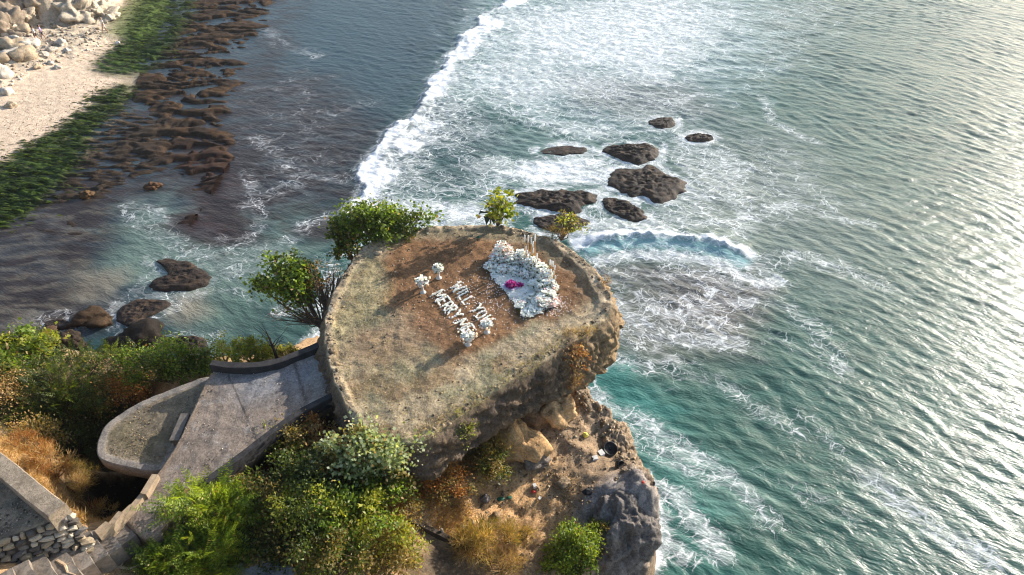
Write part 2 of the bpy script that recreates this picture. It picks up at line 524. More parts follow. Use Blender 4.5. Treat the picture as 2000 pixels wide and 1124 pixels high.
fhole([(830, 215), (900, 205), (960, 250), (960, 290), (880, 300), (820, 270)], .55, 1.8)
fhole([(740, 320), (860, 310), (940, 335), (900, 375), (780, 372)], .55, 1.5)
fhole([(1060, 190), (1250, 180), (1330, 220), (1200, 236), (1090, 220)], .5, 2.0)

# the breaking waves
BRK = PP([(1010, -30), (985, 6), (945, 28), (935, 60), (905, 78), (880, 108), (868, 140), (845, 160), (832, 195), (800, 240), (762, 268), (733, 296), (718, 326), (714, 360), (692, 392), (684, 412)])
sb, tb = side_poly(Xf, Yf, BRK)
sb = -sb + 1.9 * fbm(Xf * .22, Yf * .22, 21, 4) + .5 * fbm(Xf * 1.2, Yf * 1.2, 22, 4)
B2 = PP([(1110, 486), (1160, 474), (1230, 466), (1300, 468), (1380, 476), (1440, 492), (1482, 516)])
s2, t2 = side_poly(Xf, Yf, B2)
s2 = s2 + .25 * fbm(Xf * .6, Yf * .6, 27, 3)          # positive on the near side of the crest
if P(1300, 520)[1] > P(1300, 468)[1]: s2 = -s2
foam = np.where(sb < -.35, np.minimum(foam, .34), foam)
bw_n = fbm(Xf * .16, Yf * .16, 59, 4)
fadd(sstep(-.5, .1, sb) * (1 - sstep(.6, 5.0, sb + 5 * bw_n)), 1.0)
fadd(sstep(-1.6, -.2, sb) * (1 - sstep(0, 1, sb)), .55)
fadd(sstep(-.5, .2, sb) * np.exp(-np.maximum(sb + 3 * bw_n, 0) / 9.0), .80)
endb = sstep(0, .12, t2) * (1 - sstep(.93, 1.0, t2))
fadd(np.exp(-((s2 + .35 + .5 * fbm(Xf * .9, Yf * .9, 63, 3)) / (.45 + .5 * (1 - t2))) ** 2) * sstep(.0, .05, t2) * (1 - .6 * sstep(.9, 1, t2)), 1.08)
fadd(sstep(1.0, 1.8, s2) * (1 - sstep(2.2, 3.6, s2)) * sstep(.02, .1, t2), .78)
fadd(sstep(.3, .9, s2) * (1 - sstep(1.4, 2.2, s2)), .42)
body = lay(body, np.exp(-((s2 - .75) / .7) ** 2) * endb * .8, (.24, .44, .44))

# surface: wind waves, swell, breakers
z = np.zeros(Xf.size)
wr = np.random.default_rng(11)
calm = 1 - .55 * sstep(.2, .7, foam)
left = sstep(-4, 10, sb * -1) * sstep(14, 30, Yf)
swx, swy = fbm(Xf * .05, Yf * .05, 41, 3) * 3.0, fbm(Xf * .05, Yf * .05, 47, 3) * 3.0
for i in range(110):
    if i < 92:
        lam = 0.5 * (2.2 / 0.5) ** wr.random()
        ang = R(244) + wr.normal(0, .42)
        amp = .0044 * lam ** .6 * (1 if lam < 1.3 else .7)
    else:
        lam = wr.uniform(3.5, 9.0)
        ang = R(238) + wr.normal(0, .3)
        amp = .0013 * lam ** .8
    kx, ky = math.cos(ang) * 2 * math.pi / lam, math.sin(ang) * 2 * math.pi / lam
    ph = wr.random() * 6.283
    z += amp * np.sin(kx * (Xf + swx) + ky * (Yf + swy) + ph)
z = z + 1.6 * np.maximum(z, 0) ** 2
group = .75 + .55 * fbm(Xf * .06, Yf * .06, 77, 3)
z *= group * calm * (1 - .45 * left)
shore_calm = sstep(P(560, 200)[0], P(300, 200)[0], Xf)
z *= 1 - .75 * np.clip(shore_calm, 0, 1) * sstep(22, 34, Yf)
lump = fbm(Xf * 1.1, Yf * 1.1, 55, 4)
z += np.where(sb > 0, np.exp(-sb / 3.2), np.exp(sb / .35)) * (.26 + .10 * lump + .12 * fbm(Xf * 2.4, Yf * 2.4, 57, 4) + .3 * fbm(Xf * .16, Yf * .16, 58, 2)) * sstep(.0, .06, tb + .02)
z += .10 * lump * sstep(.3, .9, foam)
z += sstep(0, .25, t2) * (1 - sstep(.7, 1.0, t2)) * np.where(s2 < 0, np.exp(s2 / 1.5), np.exp(-s2 / .75)) * (.55 + .3 * lump)
z *= edge
sea_V = np.stack([Xf, Yf, z], 1)

def mat_sea():
    t = NT('sea water')
    p = t.co()
    foam_a = t.attr('foam')
    w1 = t.noise(p, .32, 3, .5, out='Color')
    q = t.vmath('ADD', p, t.vmath('SCALE', t.vmath('SUBTRACT', w1, (.5, .5, .5)), scale=3.4))
    w2 = t.noise(q, 1.5, 3, .55, out='Color')
    q2 = t.vmath('ADD', q, t.vmath('SCALE', t.vmath('SUBTRACT', w2, (.5, .5, .5)), scale=.75))
    qs = t.vmath('MULTIPLY', q2, (.72, 1.1, 1))
    d1 = t.voro(qs, .72)
    d2 = t.voro(qs, 1.9)
    n_big = t.noise(q, .55, 5, .6)
    n_mid = t.noise(q2, 2.6, 5, .62)
    n_fine = t.noise(p, 9.0, 4, .6)
    # threads: thin edges of the foam cells, wider as the coverage grows
    wid = t.math('ADD', .012, t.math('MULTIPLY', t.math('POWER', foam_a, 2.0), .20))
    l1 = t.math('SUBTRACT', 1, t.math('DIVIDE', d1, wid), clamp=True)
    l2 = t.math('SUBTRACT', 1, t.math('DIVIDE', d2, t.math('MULTIPLY', wid, 1.25)), clamp=True)
    th = t.math('MAXIMUM', l1, t.math('MULTIPLY', l2, .8))
    brk = t.math('ADD', foam_a, t.math('MULTIPLY', t.math('SUBTRACT', n_big, .5), 1.1))
    th = t.math('MULTIPLY', th, t.ss(brk, .12, .5))
    th = t.math('MULTIPLY', th, t.ss(n_mid, .30, .56, .15, 1.0))
    # veils and solid white water
    mixn = t.math('ADD', t.math('MULTIPLY', n_big, .35), t.math('ADD', t.math('MULTIPLY', n_mid, .4), t.math('MULTIPLY', n_fine, .25)))
    so = t.math('ADD', foam_a, t.math('MULTIPLY', t.math('SUBTRACT', mixn, .5), 1.5))
    solid = t.ss(so, .62, .96)
    stv = t.vmath('MULTIPLY', q, (.35, 1.25, 1))
    st = t.noise(stv, 1.3, 6, .68, 1.2)
    sv = t.math('ADD', foam_a, t.math('MULTIPLY', t.math('SUBTRACT', st, .5), 1.9))
    veil = t.math('MULTIPLY', t.ss(sv, .25, 1.0), .50)
    cover = t.math('MAXIMUM', t.math('MAXIMUM', th, solid), veil)
    cover = t.math('MULTIPLY', cover, t.ss(n_fine, .2, .5, .72, 1.0), clamp=True)
    col = t.mix(cover, t.attr('body', 'Color'), (.72, .74, .74))
    # ripples finer than the mesh
    rot = t.n('ShaderNodeVectorRotate', rotation_type='Z_AXIS')
    t.set(rot.inputs['Vector'], p); rot.inputs['Angle'].default_value = R(26)
    rip = t.vmath('MULTIPLY', rot.outputs[0], (.75, 1.9, 1))
    r1 = t.noise(rip, 1.5, 4, .62, .5)
    r2 = t.noise(rip, 4.6, 3, .6, .5)
    h = t.math('ADD', t.math('MULTIPLY', r1, 1.25), t.math('MULTIPLY', r2, .45))
    nrm = t.bump(h, .5, .13)
    rough = t.ss(cover, .0, .6, .31, .75)
    return t.done(t.bsdf(col, rough, nrm, t.ss(cover, 0, .6, .5, .15), ior=1.333))
SEA = mat_sea()
sea = mesh_np('sea', sea_V, grid_faces(len(gx), len(gy)), SEA, smooth=True, attrs={'foam': np.clip(foam, 0, 1.1), 'body': np.clip(body, 0, 1)})
tag(sea, kind='structure')
del X, Y, sb, tb, s2, t2, z, lump, body, foam, big, med, swx, swy

# ------------------------------------------------------------------ shore: sand, reef ribs, weed, foot of the cliff
SAND, WETSAND, LIME, WEED, REEFC = (.58, .45, .33), (.36, .29, .20), (.46, .38, .28), (.020, .044, .006), (.026, .015, .008)
sx = lines(-76, -25, .15, .15, -260, -24.5, 1.25)
sx = sx[sx <= -24.5]
sy = lines(31, 104, .13, .19, 15, 300, 1.25)
X, Y = np.meshgrid(sx, sy)
Xf, Yf = X.ravel(), Y.ravel()
sand_o = PP([(-700, 520), (-700, -120), (420, -220), (330, -60), (300, 0), (272, 60), (245, 105), (258, 150), (240, 182), (185, 222), (132, 262), (80, 302), (28, 340), (-40, 390), (-300, 520)])
s_sand = sdist(Xf, Yf, sand_o)
wob = fbm(Xf * .25, Yf * .25, 5, 4)
zs = np.where(s_sand > 0, .12 + .085 * s_sand, .12 + .10 * s_sand)
zs = np.clip(zs, -1.1, 2.6) + .05 * wob * (s_sand > 0)
# ribs of the reef: long ridges running out from the sand
a = R(-4)
U = Xf * math.cos(a) + Yf * math.sin(a)
Vv = -Xf * math.sin(a) + Yf * math.cos(a)
wx = fbm(U * .16, Vv * .30, 61, 4)
rib = fbm(U * .17 + wx * .9, Vv * .72 + wx * 2.3, 71, 5)
rib2 = fbm(U * .22 + wx, Vv * 1.15 + wx * 2.0, 75, 3)
pool = fbm(U * .2, Vv * .4, 79, 3)
reef_o = PP([(395, -60), (610, -70), (540, 10), (520, 60), (480, 110), (466, 190), (452, 250), (478, 330), (500, 420), (500, 480), (440, 478), (330, 440), (395, 390), (330, 330), (235, 330), (215, 270), (300, 235), (250, 190), (255, 150), (275, 110), (330, 40)])
s_reef = sdist(Xf, Yf, reef_o) + 2.0 * wob
m_reef = sstep(-2.2, 2.2, s_reef)
low_o = PP([(-60, 380), (120, 360), (300, 330), (260, 420), (200, 460), (120, 560), (-60, 640)])
m_low = sstep(-2, 3, sdist(Xf, Yf, low_o) + 1.5 * wob)
ribh = np.clip(.26 * np.tanh((rib + .10) * 7) + .16 * rib2, -.5, .42)
zr = -.02 + ribh * 1.0 - .3 * sstep(.22, .34, pool) + .16 * fbm(U * .9, Vv * 1.6, 73, 4)
zr = zr + .10 * sstep(P(400, 200)[1], P(400, 300)[1], Yf) * sstep(P(230, 300)[0], P(330, 300)[0], Xf) + .05
# finer and lower ribs where the weed grows, by the sand
w1 = PP([(345, -30), (318, 30), (285, 90), (245, 132)])
w2 = PP([(232, 178), (205, 210), (160, 245), (115, 285), (60, 340), (15, 385), (-60, 440), (-160, 520)])
d_w1, d_w2 = dist_poly(Xf, Yf, w1), dist_poly(Xf, Yf, w2)
wr1 = 3.1 + .7 * wob
wr2 = 1.0 + 2.2 * sstep(P(200, 215)[1], P(20, 380)[1], Yf) + .6 * wob
m_weed = np.maximum(sstep(1.3, -1.0, d_w1 - wr1), sstep(1.2, -.8, d_w2 - wr2))
fing = fbm(U * .5 + .6 * wx, Vv * 2.6, 91, 5)
zs = np.maximum(zs, np.where(m_reef > 0, zr * m_reef - .5 * (1 - m_reef), -2))
zs = np.maximum(zs, np.where(m_low > 0, (-.09 + .26 * rib2 + .16 * rib) * m_low - .5 * (1 - m_low), -2))
# transition fingers of rock between weed and water
tr_o = PP([(235, 200), (330, 240), (330, 330), (230, 380), (60, 420), (-60, 480), (-60, 420), (60, 345), (150, 265)])
m_tr = sstep(-1.5, 1.5, sdist(Xf, Yf, tr_o) + wob)
zs = np.maximum(zs, np.where(m_tr > 0, (.02 + .55 * fing) * m_tr - .5 * (1 - m_tr), -2))
zs += m_weed * (.06 + .45 * np.maximum(fing, -.3))
# foot of the limestone cliff and its scree, rising to the left
cl_o = PP([(-700, 130), (20, 26), (75, 48), (130, 40), (190, 22), (235, -6), (300, -70), (420, -260), (-900, -260)], 1.5)
s_cl = sdist(Xf, Yf, cl_o) + 2.2 * fbm(Xf * .18, Yf * .18, 33, 3)
m_cl = sstep(-1.0, 4.0, s_cl)
rid = ridged(Xf * .34, Yf * .34, 35, 5)
rd2 = ridged(Xf * .8, Yf * .8, 36, 4)
zs += np.maximum(s_cl, 0) * .62 * sstep(0, 3, s_cl) + m_cl * (2.2 * rid + .9 * rd2 + .4 * ridged(Xf * 2, Yf * 2, 38, 3))
scree_o = PP([(-200, 200), (0, 190), (50, 140), (120, 118), (180, 92), (215, 60), (180, 30), (0, 20), (-200, 60)], 1.0)
m_sc = sstep(-1.5, 3, sdist(Xf, Yf, scree_o) + 2.5 * wob)
zs += m_sc * (.34 * np.maximum(ridged(Xf * .55, Yf * .7, 37, 4) - .1, 0) + .25)
zs += sstep(0, 2, s_sand) * (.05 * fbm(Xf * 1.6, Yf * 1.6, 44, 4) + .03 * fbm(Xf * 4, Yf * 4, 45, 2))
zs = np.where(Xf > -30, np.minimum(zs, .5), zs)
zs += sstep(-90, -170, Xf) * 22 + sstep(120, 190, Yf) * sstep(-40, -90, Xf) * 14
tint = np.tile(np.array(REEFC), (Xf.size, 1))
tint = lay(tint, sstep(.35, .75, fbm(U * .5, Vv * .9, 88, 4) + .5) * .8, (.062, .032, .012))
tint = lay(tint, m_low * .8, (.022, .014, .010))
tint = lay(tint, sstep(P(430, 250)[1], P(430, 340)[1], Yf) * m_reef * .8, (.038, .017, .011))
tint = lay(tint, m_tr * .7, (.040, .028, .018))
tint = lay(tint, m_tr * sstep(.0, .25, wob + fing) * .6 * sstep(-6, 0, s_sand), (.28, .23, .15))
tint = lay(tint, sstep(-.5, .5, s_sand + .5 * fing), SAND)
tint = lay(tint, sstep(1.4, -.2, s_sand + .6 * wob) * (s_sand > -.8), WETSAND)
gr = fbm(Xf * .8, Yf * 2.2, 95, 3)
tint = lay(tint, m_weed * sstep(-.22, .12, fing + .15), WEED)
tint = lay(tint, m_weed * sstep(.05, .4, fing + .4 * gr) * .7, (.07, .115, .012))
tint = lay(tint, m_weed * sstep(-.05, -.3, fing) * .8, (.010, .016, .006))
flat_o = PP([(195, 70), (215, 30), (250, -10), (330, -20), (300, 50), (262, 66)], .8)
m_fl = sstep(-1.0, 1.5, sdist(Xf, Yf, flat_o) + 1.2 * wob)
tint = lay(tint, m_fl * .8, (.085, .125, .022))
zs = np.where(m_fl > 0, zs * (1 - .6 * m_fl) + .5 * m_fl, zs)
tint = lay(tint, m_sc * sstep(-.1, .4, rd2), LIME)
tint = lay(tint, m_cl * .95, LIME)
tint = lay(tint, m_cl * sstep(.0, -.5, rid) * .7, (.16, .12, .08))  # hollows of the cliff darkened, their shade put into the tint
tint = lay(tint, m_sc * sstep(.05, -.3, rd2) * .5, (.24, .18, .12))
tint = lay(tint, m_cl * sstep(.2, .7, fbm(Xf * .3, Yf * .3, 39, 3) + .4) * .6, (.44, .31, .16))
tint = lay(tint, m_cl * sstep(.15, .45, fbm(Xf * .4, Yf * .4, 43, 4)) * .5, (.20, .19, .07))
SHORE_M = mat_tint('shore sand rock and weed', scale=1.9, var=.42, bump=.9, bdist=.2)
shore = mesh_np('shore', np.stack([Xf, Yf, zs], 1), grid_faces(len(sx), len(sy)), SHORE_M, smooth=True, attrs={'tint': tint})
tag(shore, kind='structure')
SH_X, SH_Y, SH_Z = sx, sy, zs.reshape(len(sy), len(sx))
def shore_z(x, y):
    i = int(np.clip(np.searchsorted(SH_X, x), 0, len(SH_X) - 1))
    j = int(np.clip(np.searchsorted(SH_Y, y), 0, len(SH_Y) - 1))
    return float(SH_Z[j, i])

# ------------------------------------------------------------------ headland: the flat-topped crag
PLAT_Z = 15.0
plat_px = [(700, 492), (726, 474), (770, 456), (840, 443), (920, 439), (1000, 444), (1056, 458), (1106, 482), (1148, 516), (1178, 552), (1196, 588), (1190, 616),
           (1160, 634), (1120, 662), (1076, 690), (1030, 720), (985, 748), (940, 776), (898, 806), (862, 832), (822, 862), (780, 862), (735, 852), (700, 838),
           (680, 802), (660, 766), (650, 730), (638, 690), (632, 655), (636, 618), (650, 580), (672, 532)]
plat_o = smooth_outline(PP(plat_px, PLAT_Z), 640, it=2)
plat_o = plat_o + .10 * np.column_stack([fbm(plat_o[:, 0] * 1.4, plat_o[:, 1] * 1.4, 99, 4), fbm(plat_o[:, 0] * 1.4 + 40, plat_o[:, 1] * 1.4, 98, 4)])
pc = np.array([-1.4, 15.9])
NTH, NS, NK = 640, 110, 62
sgrid = np.linspace(0.02, 1, NS) ** .8
pv = plat_o - pc
top = pc + sgrid[:, None, None] * pv[None]
TX, TY = top[..., 0].ravel(), top[..., 1].ravel()
inset = sdist(TX, TY, plat_o)
# the rim stands up everywhere but along the broken near side
rim_dir = np.ones(NTH)
kx = plat_o
near_line = PP([(1170, 628), (985, 748), (822, 862), (735, 856), (692, 830)], PLAT_Z)
d_near = dist_poly(kx[:, 0], kx[:, 1], near_line)
rim_on = sstep(.25, .9, d_near)
rimT = np.tile(rim_on, NS)
right_rim = np.tile(sstep(0.5, 2.5, kx[:, 0]), NS)
rim_w = .24 + .22 * right_rim + .06 * fbm(TX * 1.2, TY * 1.2, 101, 3)
TZ = PLAT_Z - .06 + .07 * fbm(TX * .6, TY * .6, 102, 4) + .05 * fbm(TX * 2.6, TY * 2.6, 103, 4)
TZ += rimT * sstep(rim_w + .10, rim_w - .08, inset) * (.07 + .10 * fbm(TX * 1.6, TY * 1.6, 104, 4) + .05 * right_rim)
TZ -= (1 - rimT) * sstep(.16, 0, inset) * (.04 + .10 * fbm(TX * 1.5, TY * 1.5, 105, 3))
SOIL, DRYG, OLIVE, PALE = (.170, .090, .042), (.325, .255, .160), (.205, .19, .112), (.42, .33, .22)
tn = fbm(TX * .9, TY * .9, 110, 5)
tn2 = fbm(TX * .35, TY * .35, 111, 3)
tt = np.tile(np.array(DRYG), (TX.size, 1))
tt = lay(tt, sstep(-.05, .3, fbm(TX * .55 + 4, TY * .55, 112, 4)) * .75, OLIVE)
tt = lay(tt, sstep(.0, .3, fbm(TX * .7 - 9, TY * .7, 113, 4)) * .6, (.19, .115, .06))
soil_a = PP([(735, 505), (790, 468), (880, 458), (970, 466), (1060, 490), (1120, 530), (1145, 575), (1130, 608), (1085, 632), (1040, 618), (1000, 650), (930, 690), (880, 700), (820, 660), (800, 610), (740, 590), (752, 548)], PLAT_Z)
tt = lay(tt, sstep(-.35, .35, sdist(TX, TY, soil_a) + .45 * tn), SOIL)
soil_b = PP([(690, 640), (790, 600), (880, 640), (830, 700), (720, 710), (670, 690)], PLAT_Z)
tt = lay(tt, sstep(-.4, .5, sdist(TX, TY, soil_b) + .6 * tn) * .55, (.165, .095, .052))
left_g = PP([(690, 540), (740, 500), (760, 560), (735, 610), (650, 680), (648, 620)], PLAT_Z)
tt = lay(tt, sstep(-.3, .4, sdist(TX, TY, left_g) + .4 * tn) * .8, (.29, .245, .135))
ring_g = dist_poly(TX, TY, PP([(760, 468), (860, 450), (960, 452), (1050, 470), (1110, 505)], PLAT_Z))
tt = lay(tt, sstep(.5, .1, ring_g + .4 * tn) * .7, (.16, .125, .075))
tt = lay(tt, rimT * sstep(.06, -.10, inset - rim_w + .1 * tn), (.215, .165, .105))
tt = lay(tt, rimT * sstep(.2, -.1, inset - rim_w * .6) * sstep(-.1, .3, fbm(TX * 3, TY * 3, 114, 3)), PALE)
tt *= (1 + .45 * tn + .25 * tn2 + .35 * fbm(TX * 3.1, TY * 3.1, 115, 3))[:, None]
# sides of the crag: two metres of face, then hollowed out underneath
s_al = np.concatenate([[0], np.cumsum(np.linalg.norm(np.diff(plat_o, axis=0), axis=1))])
nrm_o = np.stack([np.roll(plat_o, -1, 0)[:, 1] - np.roll(plat_o, 1, 0)[:, 1], -(np.roll(plat_o, -1, 0)[:, 0] - np.roll(plat_o, 1, 0)[:, 0])], 1)
nrm_o /= np.linalg.norm(nrm_o, axis=1)[:, None]
if np.mean(np.sum(nrm_o * (plat_o - pc), 1)) < 0: nrm_o = -nrm_o
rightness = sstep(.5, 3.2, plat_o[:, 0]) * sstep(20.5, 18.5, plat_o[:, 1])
SK_V, SK_T = [], []
topz_edge = TZ.reshape(NS, NTH)[-1]
for k in range(1, NK + 1):
    u = k / NK
    drop = u * 5.2
    ang = np.arange(NTH) / NTH * 2 * math.pi
    # seamless noise round the outline
    nx_, ny_ = np.cos(ang) * 5.2, np.sin(ang) * 5.2
    n1 = fbm(nx_ * 1.1 + 3.1 * drop, ny_ * 1.1 + 1.3 * drop, 120, 4)
    n2 = ridged(nx_ * 1.9 + 1.7 * drop, ny_ * 1.9 - 2.3 * drop, 125, 4)
    thick = 1.75 + .5 * fbm(nx_ * .5, ny_ * .5, 130, 2) + .75 * rightness
    bulge = .04 * np.sin(np.clip(drop / thick, 0, 1) * math.pi) + rightness * .12 * np.sin(np.clip(drop / thick, 0, 1) * 2.6)
    under = -np.maximum(drop - thick, 0) * .95 - .5 * sstep(thick - .2, thick + .4, drop)
    n3 = ridged(nx_ * 5.5 + 4.1 * drop, ny_ * 5.5 - 5.3 * drop, 128, 4)
    off = bulge + under + (.30 * n1 + .24 * n2 + .11 * n3) * min(1, drop * 1.8)
    p = plat_o + nrm_o * off[:, None]
    zk = topz_edge - drop + .12 * n2 * min(1, drop * 2)
    SK_V.append(np.column_stack([p, zk]))
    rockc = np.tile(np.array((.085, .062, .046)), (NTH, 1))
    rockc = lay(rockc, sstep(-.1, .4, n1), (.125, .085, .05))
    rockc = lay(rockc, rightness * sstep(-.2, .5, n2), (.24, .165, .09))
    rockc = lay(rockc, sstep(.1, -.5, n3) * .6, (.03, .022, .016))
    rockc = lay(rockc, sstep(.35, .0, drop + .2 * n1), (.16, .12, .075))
    SK_T.append(rockc)
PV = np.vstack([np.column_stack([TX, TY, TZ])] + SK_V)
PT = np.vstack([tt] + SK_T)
nrow = NS + NK
cidx = len(PV)
PV = np.vstack([PV, [[pc[0], pc[1], PLAT_Z - .06]]])
PT = np.vstack([PT, [SOIL]])
gf = grid_faces(NTH, nrow, wrap=True)[:, ::1]
fan = np.array([[cidx, i, (i + 1) % NTH, (i + 1) % NTH] for i in range(NTH)])
EARTH = mat_tint('headland earth and rock', scale=3.0, var=.42, bump=.9, bdist=.07, pebble=.55)
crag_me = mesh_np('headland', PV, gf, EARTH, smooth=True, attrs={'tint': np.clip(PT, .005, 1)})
tag(crag_me, kind='structure')
import bmesh
bm = bmesh.new(); bm.from_mesh(crag_me.data)
bm.verts.ensure_lookup_table()
for i in range(NTH):
    bm.faces.new((bm.verts[cidx], bm.verts[i], bm.verts[(i + 1) % NTH])).smooth = True
bmesh.ops.recalc_face_normals(bm, faces=bm.faces)
bm.to_mesh(crag_me.data); bm.free()
TOPZ = TZ.reshape(NS, NTH)
def top_z(x, y):
    d = np.array([x, y]) - pc
    th = int(np.argmax((pv @ d) / (np.linalg.norm(pv, axis=1) * (np.linalg.norm(d) + 1e-9))))
    s = np.linalg.norm(d) / np.linalg.norm(pv[th])
    return float(TOPZ[int(np.clip(np.searchsorted(sgrid, s), 0, NS - 1)), th])

# ------------------------------------------------------------------ hillside: slope, ledge and seaward rocks below the crag
HC = [(0, 690, 9.0), (100, 690, 9.3), (200, 700, 9.6), (320, 712, 10.2), (430, 705, 11.2), (540, 690, 10.6), (610, 650, 8.8),
      (0, 780, 11.5), (120, 780, 11.0), (250, 780, 10.8), (330, 760, 11.6), (0, 860, 13.6), (90, 900, 13.2), (130, 960, 13.3), (190, 1000, 13.0),
      (200, 930, 8.0), (260, 950, 8.0), (150, 880, 10.0), (250, 860, 9.5), (330, 830, 11.4), (420, 780, 12.3), (520, 760, 12.6), (600, 740, 12.4),
      (400, 900, 12.6), (300, 1010, 13.2), (200, 1080, 13.9), (100, 1124, 14.9), (0, 1124, 15.6), (0, 1000, 14.6), (-120, 1000, 15.6),
      (560, 860, 12.3), (640, 830, 11.4), (680, 870, 12.9), (760, 900, 13.1), (460, 980, 13.0), (330, 1060, 13.4), (450, 1100, 12.9), (600, 980, 13.1), (600, 1100, 13.0),
      (720, 950, 13.0), (720, 1060, 12.8), (810, 980, 12.0), (840, 1060, 11.5), (900, 900, 11.2), (940, 1000, 11.0), (930, 1110, 10.6), (1000, 900, 11.1),
      (1000, 820, 11.3), (1050, 800, 11.4), (1100, 760, 11.3), (1080, 900, 10.9), (1080, 1000, 10.6), (1060, 1100, 10.2), (1150, 820, 11.0), (1180, 880, 10.7),
      (1160, 960, 10.9), (1210, 960, 11.4), (1250, 1000, 10.8), (1180, 1040, 10.4), (1140, 1110, 10.0), (1230, 1080, 9.4), (1225, 900, 10.4)]
hw = np.array([P(*c)[:] for c in HC])
extra = np.array([(-30, 18, 10), (-36, 8, 16), (-22, 0, 17), (-10, 0, 15.5), (-4, 2, 13.2), (2, 2, 11.5), (5, 4, 10), (-24, 22, 7), (-2, 14, 11.2), (-3, 18, 11), (1, 17, 11), (2, 19, 10.5), (-5, 20, 9.5), (-40, -6, 19), (0, -8, 13), (-15, -10, 18)])
hw = np.vstack([hw, extra])
def tps_fit(p, lam=.4):
    d = np.linalg.norm(p[:, None, :2] - p[None, :, :2], axis=2)
    K = np.where(d > 0, d * d * np.log(d + 1e-12), 0) + lam * np.eye(len(p))
    Q = np.column_stack([np.ones(len(p)), p[:, :2]])
    A = np.block([[K, Q], [Q.T, np.zeros((3, 3))]])
    w = np.linalg.solve(A, np.concatenate([p[:, 2], np.zeros(3)]))
    return p[:, :2], w
tp, tw = tps_fit(hw)
def tps(x, y):
    z = tw[-3] + tw[-2] * x + tw[-1] * y
    for (cx, cy), w in zip(tp, tw[:-3]):
        r2 = (x - cx) ** 2 + (y - cy) ** 2
        z = z + w * .5 * r2 * np.log(r2 + 1e-12)
    return z
hill_px = [(-60, 676, 8.6), (0, 672, 8.6), (100, 672, 9), (200, 684, 9.3), (320, 696, 10), (420, 690, 11.2), (560, 676, 10.2), (620, 655, 9.0)]
hill_o = [P(*c)[:2] for c in hill_px] + [(-6.3, 18.0), (-4.5, 20.5), (-1.5, 20.6), (1.5, 19.2)]
hill_o += [P(*c)[:2] for c in [(1135, 750, 11.3), (1165, 790, 11.2), (1200, 820, 11), (1232, 875, 10.6), (1260, 935, 11.0), (1280, 990, 11.5), (1272, 1040, 11.3), (1240, 1085, 10.8), (1212, 1140, 10.2)]]
hill_o += [(2.9, 6.0), (2.0, -6), (0, -16), (-60, -22), (-60, 24), (-32, 24)]
hill_o = np.array([tuple(q) for q in hill_o])
hx = lines(-25, 6.8, .085, .085, -70, 6.9, 1.2)
hx = hx[hx <= 6.9]
hy = lines(5.5, 24.5, .075, .095, -30, 26, 1.2)
X, Y = np.meshgrid(hx, hy)
Xh, Yh = X.ravel(), Y.ravel()
n_a = fbm(Xh * .55, Yh * .55, 201, 4)
n_b = fbm(Xh * 1.8, Yh * 1.8, 202, 4)
n_r = ridged(Xh * .9, Yh * .9, 203, 4)
n_rf = ridged(Xh * 2.6, Yh * 2.6, 204, 4)
s_h = sdist(Xh, Yh, hill_o) + .25 * n_a + .12 * n_b + sstep(2, 4, Xh) * (.16 * n_r + .14 * n_rf)
zh = tps(Xh, Yh)
zh = zh + .22 * n_a + .14 * n_b + .06 * fbm(Xh * 5, Yh * 5, 206, 3) + .05 * n_rf
# the dark jagged knob and the crust along the seaward edge
knob = PP([(1130, 985), (1190, 940), (1240, 935), (1284, 985), (1276, 1050), (1230, 1092), (1170, 1070), (1140, 1030)], 10.8)
m_kn = sstep(-.35, .35, sdist(Xh, Yh, knob) + .2 * n_a)
sea_edge = dist_poly(Xh, Yh, hill_o[12:21])
m_cr = sstep(.95, .25, sea_edge + .3 * n_a) * (s_h > -.6)
zh += m_kn * (.05 + .2 * n_r - .5 * sstep(10.2, 9.4, Yh)) + m_cr * (.10 + .26 * n_rf + .12 * n_r)
fall = sstep(0, -1.5, s_h)
zh = np.where(s_h < 0, zh - 13.5 * sstep(0, -1.3, s_h) - .6 * sstep(0, -.12, s_h), zh)
north = (Yh > 16) & (Xh < -7)
zh = np.where(north & (s_h < .0), np.maximum(zh, tps(Xh, Yh) + s_h * 1.6), zh)
pit_w = PP([(95, 850), (84, 900), (104, 945), (140, 990), (206, 1010), (246, 986), (290, 940), (330, 890), (390, 800), (370, 765), (260, 780), (180, 820)], 13.4)
m_pit = sstep(-.05, .55, sdist(Xh, Yh, pit_w) + .15 * n_a)
zh = zh * (1 - m_pit) + np.minimum(zh, 6.0 + .4 * n_a) * m_pit
zh = np.maximum(zh, -1.6)
DIRT, ORANGE, GREYR, PIT_SHADE = (.33, .215, .115), (.36, .19, .075), (.20, .175, .155), (.020, .016, .011)
ht = np.tile(np.array(DIRT), (Xh.size, 1))
ht = lay(ht, sstep(0, .35, n_a + .3 * n_b) * .6, (.30, .185, .09))
zone_o = PP([(820, 930), (900, 900), (960, 940), (1040, 930), (1080, 1000), (1000, 1080), (880, 1040), (830, 1000)], 11)
ht = lay(ht, sstep(-.6, .6, sdist(Xh, Yh, zone_o) + .6 * n_a) * .85, (.50, .30, .14))
grey_o = PP([(1030, 790), (1130, 740), (1200, 800), (1250, 900), (1290, 1000), (1260, 1130), (1160, 1100), (1120, 1000), (1140, 930), (1060, 860)], 11)
ht = lay(ht, sstep(-.4, .5, sdist(Xh, Yh, grey_o) + .6 * n_a) * .6, (.27, .20, .135))
ht = lay(ht, m_cr * .7, (.20, .155, .11))
ht = lay(ht, m_kn * .95, GREYR)
ht = lay(ht, m_kn * sstep(.1, .6, n_rf) * .6, (.27, .24, .22))
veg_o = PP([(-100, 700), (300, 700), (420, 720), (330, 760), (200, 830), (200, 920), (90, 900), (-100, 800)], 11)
ht = lay(ht, sstep(-.8, .6, sdist(Xh, Yh, veg_o) + .6 * n_a) * .85, (.05, .045, .018))
